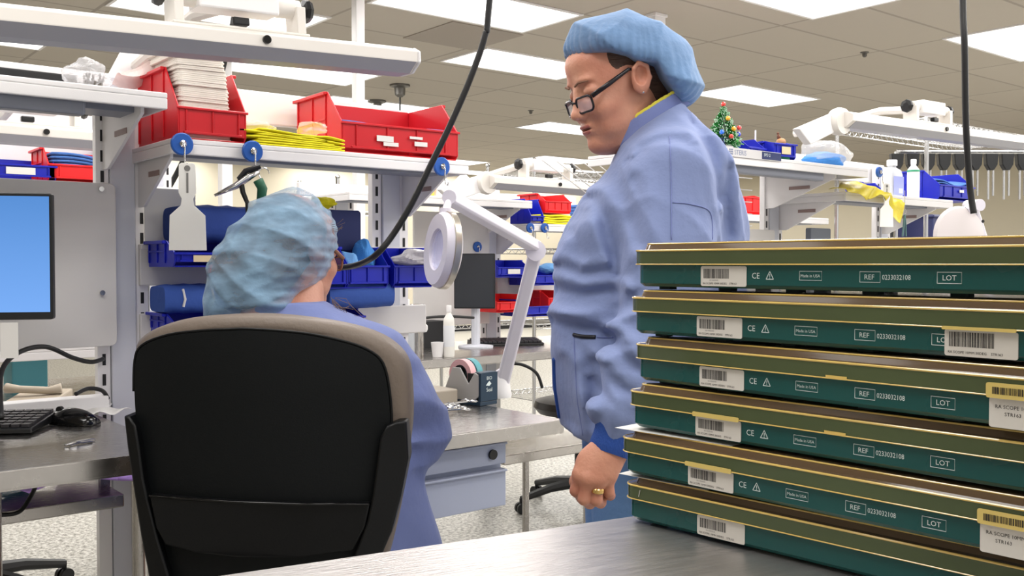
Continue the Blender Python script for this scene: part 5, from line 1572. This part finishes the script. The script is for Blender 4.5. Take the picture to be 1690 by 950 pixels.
head_parts(person1, R1, C1, None, M_rim1, M_lens, None)
X1 = Matrix([[float(R1[i][j]) for j in range(3)] + [float(C1[i])] for i in range(3)] + [[0, 0, 0, 1]])
MB().ball((-.008, .0865, -.029), .0028, 10, 8).xf(X1).build('earring', M_chrome, person1, smooth='all')
# hair: temple strip and nape
def hair1(P):
    q = (P - A3(*C1)) @ R1
    d = ell(q, (-.024, 0, .034), (.1005, .0785, .088))
    d = smin(d, ell(q, (-.066, 0, -.03), (.050, .060, .065)), .02)
    # keep behind the hair line
    d = smax(d, (q[:, 0] - .036 + .9 * np.maximum(0, .02 - q[:, 2])), .004)
    d = smax(d, -(q[:, 2] + .085), .004)
    return smax(d, -ell(q * A3(1, 0, 1) + A3(0, .08, 0), (.004, .08, -.006), (.026, .03, .036)), .003)
hr = nets(hair1, (.1, 1.86, 1.42), (.42, 2.12, 1.72), .004)
np_mesh('hair', [hr], [M_hair], person1)
# cap
def q2(px, py, d=1.97): return ((px - 845) / 1600 * d, d, 1.2 + (436 - py) / 1600 * d)
def cap1(P):
    d = ell(P, q2(1010, 90), (.100, .094, .078))
    d = smin(d, ell(P, q2(1085, 126), (.078, .092, .074)), .07)
    d = smin(d, ell(P, q2(1122, 152), (.040, .07, .040)), .03)
    px = 845 + P[:, 0] / 1.97 * 1600; py = 436 - (P[:, 2] - 1.2) / 1.97 * 1600
    cut = np.interp(px, [925, 1000, 1028, 1041, 1074, 1085, 1105, 1116, 1137, 1155], [102, 100, 107, 115, 118, 137, 160, 178, 186, 182])
    # elastic pinch just above the edge
    e = (cut - py) / 812.0
    gath = np.exp(-np.maximum(e, 0) / .03)
    ang_ = np.arctan2(P[:, 1] - 1.98, P[:, 0] - .24)
    hq = (P - A3(*C1)) @ R1
    d = d + .0030 * gath * np.sin(ang_ * 46 + 2 * np.sin(ang_ * 9)) + .012 * np.exp(-np.maximum(e, 0) / .010)
    d = smin(d, ell(hq, (-.022, 0, .038), (.104, .083, .092)) - .0015 * gath * np.sin(ang_ * 60), .006)
    d = d - .009 * ridge(P, (.55, .2, .8), 24, (1, .3, -.4), 9, 1.3) + .004
    d = d - .0055 * ridge(P, (.8, -.4, -.5), 38, (.3, .6, .5), 14, 1.0, 2.0)
    d = smax(d, -e, .004)
    return d
cp1 = nets(cap1, (.08, 1.83, 1.46), (.41, 2.13, 1.73), .0034)
np_mesh('bouffant_cap', [cp1], [M_cap], person1)
# gown
ZS = [.842, .88, .946, 1.033, 1.095, 1.144, 1.20, 1.241, 1.277, 1.318, 1.367, 1.41, 1.44, 1.47, 1.50, 1.53]
XL = [.112, .103, .090, .082, .078, .088, .088, .093, .105, .136, .178, .205, .222, .243, .262, .275]
XR = [.45, .455, .46, .462, .462, .466, .470, .472, .470, .463, .448, .43, .41, .385, .360, .345]
YC = [1.98] * 16
HB = [.215, .212, .205, .195, .19, .19, .19, .19, .19, .19, .195, .19, .172, .125, .085, .07]
def gown1(P):
    d = stack(P, ZS, XL, XR, YC, HB)
    sh = (.305, 1.815, 1.355); el = (.262, 1.742, 1.085)
    d = smin(d, chain(P, [sh, (.285, 1.775, 1.22), el], [.082, .076, .068], .03), .035)
    W = q_(1026, 690, 1.69)
    m_ = ((el[0] + W[0]) / 2, (el[1] + W[1]) / 2, (el[2] + W[2]) / 2)
    d = smin(d, chain(P, [el, m_, W], [.068, .062, .050], .03), .02)
    d = smin(d, chain(P, [(.305, 2.145, 1.355), (.29, 2.22, 1.09), (.18, 2.20, .92)], [.082, .068, .05], .03), .035)
    f = 0
    f = f + .020 * gauss(P, (.12, 1.9, 1.08), (.12, .2, .05)) * ridge(P, (.15, .1, 1), 48, (1, .4, .2), 14, 1.0)
    f = f + .020 * gauss(P, (.20, 1.85, 1.28), (.12, .2, .12)) * ridge(P, (.75, .2, .6), 30, (.5, .2, -.9), 10, 1.2, 1.0)
    f = f + .018 * gauss(P, (.22, 1.72, 1.06), (.10, .1, .09)) * ridge(P, (-.5, .1, .9), 52, (1, .2, .5), 12, 1.2, .5)
    f = f + .018 * gauss(P, (.19, 1.70, .95), (.09, .1, .06)) * ridge(P, (.3, .1, 1), 60, (1, .3, .1), 18, 1.0, 2.5)
    f = f + .016 * gauss(P, (.40, 1.85, 1.25), (.09, .2, .18)) * ridge(P, (.95, .2, .1), 34, (.2, .2, .9), 8, 1.3, .2)
    f = f + .016 * gauss(P, (.12, 1.88, .93), (.12, .2, .10)) * ridge(P, (.9, .2, .35), 32, (.1, .2, 1), 10, 1.0, 1.3)
    f = f + .006 * ridge(P, (.7, .5, .4), 26, (.3, -.4, .9), 6, 1.4, 3.0)
    d = d - f + .004
    def groove(pts, dd, r, dep):
        G = [q_(a, b, dd) for a, b in pts]; best = None; sd = None
        for i in range(len(G) - 1):
            ax, az = G[i][0], G[i][2]; bx, bz = G[i + 1][0] - ax, G[i + 1][2] - az
            t = np.clip(((P[:, 0] - ax) * bx + (P[:, 2] - az) * bz) / (bx * bx + bz * bz), 0, 1)
            ex = P[:, 0] - ax - t * bx; ez = P[:, 2] - az - t * bz
            u = np.sqrt(ex * ex + ez * ez); sg = np.sign(bx * ez - bz * ex)
            if best is None: best, sd = u, sg
            else: sd = np.where(u < best, sg, sd); best = np.minimum(u, best)
        su = best * sd
        return dep * (np.exp(-(su / r) ** 2) - .75 * np.exp(-((su - 1.7 * r) / (1.1 * r)) ** 2)) * (P[:, 1] < 1.96)
    for pts, dd, r, dep in (([(985, 325), (1000, 360), (1013, 410), (1018, 450)], 1.80, .013, .018), ([(922, 478), (965, 487), (1008, 480)], 1.82, .012, .013),
                            ([(912, 530), (950, 541), (1004, 552)], 1.82, .012, .013), ([(930, 440), (960, 452), (1000, 450)], 1.82, .011, .009),
                            ([(1012, 560), (1030, 590), (1050, 605)], 1.70, .010, .013), ([(1000, 610), (1018, 640), (1040, 650)], 1.68, .010, .009),
                            ([(992, 648), (1012, 668), (1040, 672)], 1.67, .009, .006), ([(1150, 205), (1165, 260), (1172, 330)], 1.85, .014, .012),
                            ([(1190, 290), (1185, 330), (1192, 390)], 1.88, .012, .012), ([(1060, 250), (1090, 235), (1120, 240)], 1.82, .013, .008),
                            ([(965, 350), (950, 380), (955, 420)], 1.85, .014, .009), ([(975, 600), (985, 640), (978, 700)], 1.80, .012, .010), ([(930, 600), (938, 650), (946, 705)], 1.84, .012, .008),
                            ([(1045, 300), (1050, 350), (1045, 400)], 1.76, .014, .008)):
        d = d + groove(pts, dd, r, dep * .75)
    # hem dips down to the right, neck follows a slanting collar
    d = smax(d, (P[:, 2] - (1.445 + .62 * (P[:, 0] - .215))), .004)
    d = smax(d, (.868 - .12 * (P[:, 0] - .08)) - P[:, 2], .003)
    return d
g1 = nets(gown1, (.04, 1.60, .82), (.52, 2.32, 1.56), .0062)
gw = np_mesh('gown', [g1], [M_gown], person1)
# collar band: neck ring
def collar1(P):
    q = P - A3(.288, 1.985, 1.49)
    r = np.sqrt((q[:, 0] / 1.18) ** 2 + (q[:, 1] / 1.0) ** 2)
    zc = P[:, 2] - (1.452 + .62 * (P[:, 0] - .215))
    d = np.maximum(np.abs(r - (.066 - .10 * zc)) - .004, np.abs(zc) - .020) 
    return d
c1 = nets(collar1, (.17, 1.87, 1.40), (.40, 2.10, 1.60), .004)
np_mesh('gown_collar', [c1], [M_gown2], gw)
def under1(P):
    q = P - A3(.292, 1.985, 1.5)
    r = np.sqrt((q[:, 0] / 1.15) ** 2 + q[:, 1] ** 2)
    zc = P[:, 2] - (1.470 + .62 * (P[:, 0] - .215))
    return np.maximum(np.abs(r - .0615) - .003, np.abs(zc) - .009)
np_mesh('undershirt_neck', [nets(under1, (.17, 1.87, 1.40), (.42, 2.10, 1.64), .004)], [mat('yellow_shirt', (206, 196, 70), .85)], person1)
# seams, pocket, pen
def tubeon(pts, r, nm, m, par): return MB().tube(pts, r, 6).build(nm, m, par, smooth='all')
# cuff
W = Vector(q_(1028, 688, 1.69)); W2 = Vector(q_(1008, 750, 1.68))
dirw = (W2 - W).normalized()
rings = []
for k in range(9):
    u = k / 8; c_ = W.lerp(W2, u); r_ = .044 - .006 * u + .0015 * math.sin(u * 9)
    e1 = dirw.orthogonal().normalized(); e2 = dirw.cross(e1)
    rings.append([c_ + (e1 * math.cos(a) + e2 * math.sin(a)) * r_ for a in [2 * math.pi * i / 28 for i in range(28)]])
MB().loft(rings).build('knit_cuff', M_cuff, gw, smooth=1)
from mathutils.bvhtree import BVHTree
def on_surface(vf, pts, lift=.001, n=6):
    t = BVHTree.FromPolygons([tuple(map(float, x)) for x in vf[0]], [tuple(map(int, x)) for x in vf[1]])
    out = []
    dp_ = dense([(a, b) for a, b in pts], n, False) + [Vector(pts[-1])]
    for p in dp_:
        e = PC(p.x, p.y, 1.0); o = Vector((0, 0, CAM_Z)); dr_ = (e - o).normalized()
        h = t.ray_cast(o, dr_)
        if h[0] is not None: out.append(h[0] - dr_ * lift)
    return out
for nm, pts, r_, m_ in (('pocket_pen', [(947, 552), (960, 555), (983, 556)], .0042, mat('pen_black', (24, 24, 30), .4)),
                        ('pocket_seam', [(985, 556), (1000, 557), (1012, 556)], .0014, M_gown2),
                        ('pocket_seam', [(947, 552), (949, 600), (953, 660), (962, 718)], .0012, M_gown2),
                        ('sleeve_seam', [(1105, 225), (1107, 270), (1108, 330), (1108, 395)], .0012, M_gown2),
                        ('yoke_seam', [(1110, 334), (1140, 337), (1172, 350), (1176, 395)], .0012, M_gown2),
                        ('inner_flap_edge', [(915, 592), (917, 640), (924, 688)], .005, M_cuff)):  # last entry: navy edge of the gown's inner flap, drawn as a tube
    q = on_surface(g1, pts)
    if len(q) > 2: tubeon(q, r_, nm, m_, gw)
# dark side panel at the front edge of the gown
# trousers
def tro(P):
    d = None
    for s in (-1, 1):
        y = 1.98 + s * .095
        e = chain(P, [(.27, y, .92), (.262, y, .50), (.275, y, .10)], [.125, .095, .078], .03)
        d = e if d is None else smin(d, e, .015)
    d = d - .007 * ridge(P, (1, .3, .05), 28, (.1, .3, .8), 5, 1.2) 
    return smax(d, .09 - P[:, 2], .004)
np_mesh('scrub_trousers', [nets(tro, (.10, 1.74, .06), (.44, 2.22, 1.0), .009)], [M_scrub], person1)
for s in (-1, 1):
    y = 1.98 + s * .10
    v = nets(lambda P: smax(smin(ell(P, (.27, y, .045), (.06, .046, .05)), ell(P, (.165, y, .035), (.085, .046, .038)), .03), .002 - P[:, 2], .004), (.05, y - .07, -.01), (.35, y + .07, .11), .006)
    np_mesh('shoe', [v], [mat('shoe_grey', (90, 92, 98), .6)], person1)
# ring
rc = Vector(q_(987, 811, 1.652))
dr = (Vector(q_(985, 828, 1.655)) - Vector(q_(989, 793, 1.652))).normalized(); e1 = dr.orthogonal().normalized(); e2 = dr.cross(e1)
b = MB()
rg = [[rc + dr * zz + (e1 * math.cos(a) + e2 * math.sin(a)) * rr for a in [2 * math.pi * i / 24 for i in range(24)]] for rr, zz in ((.0106, -.0045), (.0118, -.003), (.0118, .003), (.0106, .0045), (.0106, -.0045))]
b.loft(rg, cap=False).build('finger_ring', mat('gold_ring', (226, 190, 120), .2, 1.0), person1, smooth=1)

# ---------------------------------------------------------------- seated person
D2 = 1.97
def q3(px, py, d=D2): return ((px - 845) / 1600 * d, d, 1.2 + (436 - py) / 1600 * d)
az = math.atan2(.80, .60)            # faces right and away
R2 = Rz(az) @ Ry(math.radians(8))
C2 = q3(487, 415, 1.99)
R2u = R2.copy(); R2 = R2 * .93
hv2 = head_mesh(R2, C2, .003, double_chin=True)
def body2(P):
    n = q3(488, 500, 1.95)
    d = chain(P, [q3(492, 480, 1.97), (n[0] - .01, 1.93, 1.06)], [.052, .06], .03)
    d = smin(d, chain(P, [(-.46, 1.93, 1.0), (-.46, 1.93, .80), (-.46, 1.95, .65)], [.13, .13, .145], .05), .04)
    for s, y in ((-1, 0), (1, 0)):
        d = smin(d, chain(P, [(-.47 + s * .08, 1.97, .60), (-.48 + s * .09, 2.26, .545), (-.48 + s * .09, 2.28, .12)], [.085, .062, .045], .03), .03)
        d = smin(d, cone(P, (-.48 + s * .09, 2.26, .06), (-.47 + s * .09, 2.40, .05), .04, .035), .02)
    d = smin(d, chain(P, [(-.27, 1.94, .98), (-.21, 2.0, .85), (-.24, 2.19, .84)], [.05, .042, .030], .02), .03)
    d = smin(d, chain(P, [(-.61, 1.94, .98), (-.63, 1.98, .89), (-.56, 2.16, .85)], [.05, .042, .030], .02), .03)
    return d
bd2 = nets(body2, (-.85, 1.72, 0), (-.05, 2.52, 1.2), .014)
def hand2(x0, y0, z0, s):
    def f(P):
        d = cone(P, (x0, y0, z0 + .005), (x0 + .01 * s, y0 + .09, z0 + .0), .022, .026)
        d = smin(d, ell(P, (x0 + .01 * s, y0 + .085, z0), (.038, .035, .014)), .015)
        F = None
        for i in range(4):
            bx = x0 + .01 * s + (-.03 + .02 * i); L = (.068, .078, .074, .056)[i if s < 0 else 3 - i]
            fin = chain(P, [(bx, y0 + .11, z0 + .002), (bx, y0 + .11 + L * .5, z0 + .008), (bx, y0 + .11 + L * .8, z0 - .008), (bx, y0 + .11 + L * .85, z0 - .022)], [.0095, .0088, .0082, .0072], .005)
            F = fin if F is None else smin(F, fin, .002)
        d = smin(d, F, .006)
        return smin(d, chain(P, [(x0 + .02 * s, y0 + .05, z0), (x0 + .05 * s, y0 + .09, z0 - .004), (x0 + .052 * s, y0 + .125, z0 - .01)], [.014, .011, .0085], .006), .01)
    return nets(f, (x0 - .09, y0 - .04, z0 - .05), (x0 + .09, y0 + .24, z0 + .05), .003)
h2 = hand2(-.25, 2.18, .808, -1); h3 = hand2(-.56, 2.16, .808, 1)
person2 = np_mesh('person', [hv2, bd2, h2, h3], [M_skin, M_skinl], None, None, (0, 0, 0), YAW)
tag(person2, 'person seated on the office chair, seen from behind, in pale bouffant cap', 'person')
head_parts(person2, R2, C2, None, M_rim2, mat('tinted_lens', (120, 96, 130), .1, alpha=.45), None)
X2 = Matrix([[float(R2[i][j]) for j in range(3)] + [float(C2[i])] for i in range(3)] + [[0, 0, 0, 1]])
MB().ball((-.002, -.0845, -.030), .0030, 10, 8).xf(X2).build('earring', M_chrome, person2, smooth='all')
def hair2(P):
    q = (P - A3(*C2)) @ R2u / .93
    d = ell(q, (-.026, 0, .034), (.101, .079, .089)) * .93
    d = smin(d, ell(P, q3(425, 455, 1.93), (.09, .08, .075)), .05)
    d = smax(d, (q[:, 0] - .035 + .9 * np.maximum(0, .02 - q[:, 2])), .004)
    return smax(d, -(P[:, 2] - 1.085), .004)
hr2 = nets(hair2, (-.68, 1.78, 1.06), (-.30, 2.14, 1.38), .005)
np_mesh('hair', [hr2], [M_hairg], person2)
# wisps
b = MB()
rn = random.Random(2)
for k in range(16):
    a = q3(550 + rn.uniform(-8, 4), 498 + rn.uniform(-10, 10), 1.93)
    b.tube([a, (a[0] + rn.uniform(-.0, .03), a[1] - .005, a[2] - rn.uniform(.0, .03)), (a[0] + rn.uniform(-.01, .06), a[1] + .0, a[2] - rn.uniform(.01, .05))], .0006, 4)
for k in range(5):
    a = q3(548, 372 + k * 3, 1.96)
    b.tube([a, (a[0] + .012, a[1], a[2] + .002), (a[0] + rn.uniform(.02, .035), a[1], a[2] + rn.uniform(-.01, .015))], .0005, 4)
b.build('stray_hair', M_hairg, person2)
def cap2(P):
    d = ell(P, q3(477, 404, 1.97), (.096, .112, .100))
    d = smin(d, ell(P, q3(432, 448, 1.94), (.098, .11, .090)), .06)
    d = smin(d, ell(P, q3(398, 496, 1.93), (.072, .09, .062)), .04)
    hq = (P - A3(*C2)) @ R2u / .93
    d = smin(d, ell(hq, (-.022, 0, .038), (.104, .083, .093)) * .93, .012)
    d = smin(d, ell(hq, (.050, 0, .052), (.046, .062, .046)) * .93, .01)
    d = smin(d, ell(P, q3(440, 500, 1.92), (.085, .08, .050)), .04)
    d = d - .007 * ridge(P, (.12, .25, 1), 40, (1, .5, .1), 9, 1.2) + .004
    d = d - .004 * ridge(P, (.5, -.2, .85), 60, (.8, .6, -.3), 16, 1.3, 2.0)
    d = d - .0025 * ridge(P, (-.4, -.2, .9), 90, (.8, .6, .3), 20, 1.3, 1.0)
    # cut: face side, and lower edge rising from nape to ear
    px = 845 + P[:, 0] / D2 * 1600; py = 436 - (P[:, 2] - 1.2) / D2 * 1600
    edge = np.interp(py, [320, 370, 400, 424, 448, 462, 467, 480, 489, 511, 525], [572, 570, 562, 553, 543, 540, 528, 506, 499, 492, 482])
    e = (edge - px) / 812.0
    gath = np.exp(-np.maximum(e, 0) / .03)
    d = d + .003 * gath * np.sin(P[:, 2] * 330) + .008 * np.exp(-np.maximum(e, 0) / .008)
    d = smax(d, -e, .004)
    return d
cp2 = nets(cap2, (-.70, 1.74, 1.05), (-.32, 2.14, 1.37), .0038)
np_mesh('bouffant_cap', [cp2], [M_cap2], person2)
Z2 = [.60, .68, .78, .88, .96, 1.02, 1.06, 1.085, 1.105, 1.125]
L2 = [-.66, -.65, -.64, -.64, -.64, -.635, -.60, -.56, -.53, -.50]
R2x = [-.17, -.185, -.20, -.215, -.215, -.215, -.24, -.285, -.335, -.375]
def gown2(P):
    d = stack(P, Z2, L2, R2x, [1.93] * 10, [.17, .16, .15, .15, .145, .14, .125, .105, .085, .07])
    d = smin(d, chain(P, [(-.275, 1.93, 1.0), (-.235, 1.95, .93), (-.203, 1.99, .855), (-.23, 2.14, .85)], [.078, .074, .070, .045], .03), .03)
    d = smin(d, chain(P, [(-.61, 1.93, .985), (-.63, 1.98, .89), (-.57, 2.13, .85)], [.072, .068, .045], .03), .03)
    d = smin(d, chain(P, [(-.30, 1.95, .74), (-.27, 1.98, .60), (-.25, 2.0, .45)], [.10, .115, .13], .04), .05)
    d = smin(d, chain(P, [(-.46, 1.98, .66), (-.44, 2.12, .625)], [.15, .115], .04), .05)
    f = .018 * gauss(P, (-.20, 1.96, .90), (.08, .15, .10)) * ridge(P, (.4, .1, .9), 46, (1, .1, -.3), 12, 1.1)
    f = f + .012 * gauss(P, (-.24, 1.95, .68), (.12, .2, .16)) * ridge(P, (.95, .1, .25), 36, (.1, .2, .9), 7, 1.1, 1.0)
    f = f + .007 * gauss(P, (-.35, 1.88, 1.04), (.12, .2, .08)) * ridge(P, (.7, .1, .7), 36, (1, .1, -.3), 9, 1.2, 2.0)
    f = f + .003 * ridge(P, (.6, .3, .6), 24, (.3, -.4, .9), 8, 1.2)
    d = d - f + .003
    return d
g2 = nets(gown2, (-.86, 1.70, .34), (-.05, 2.46, 1.16), .0075)
np_mesh('gown', [g2], [M_gown2], person2)
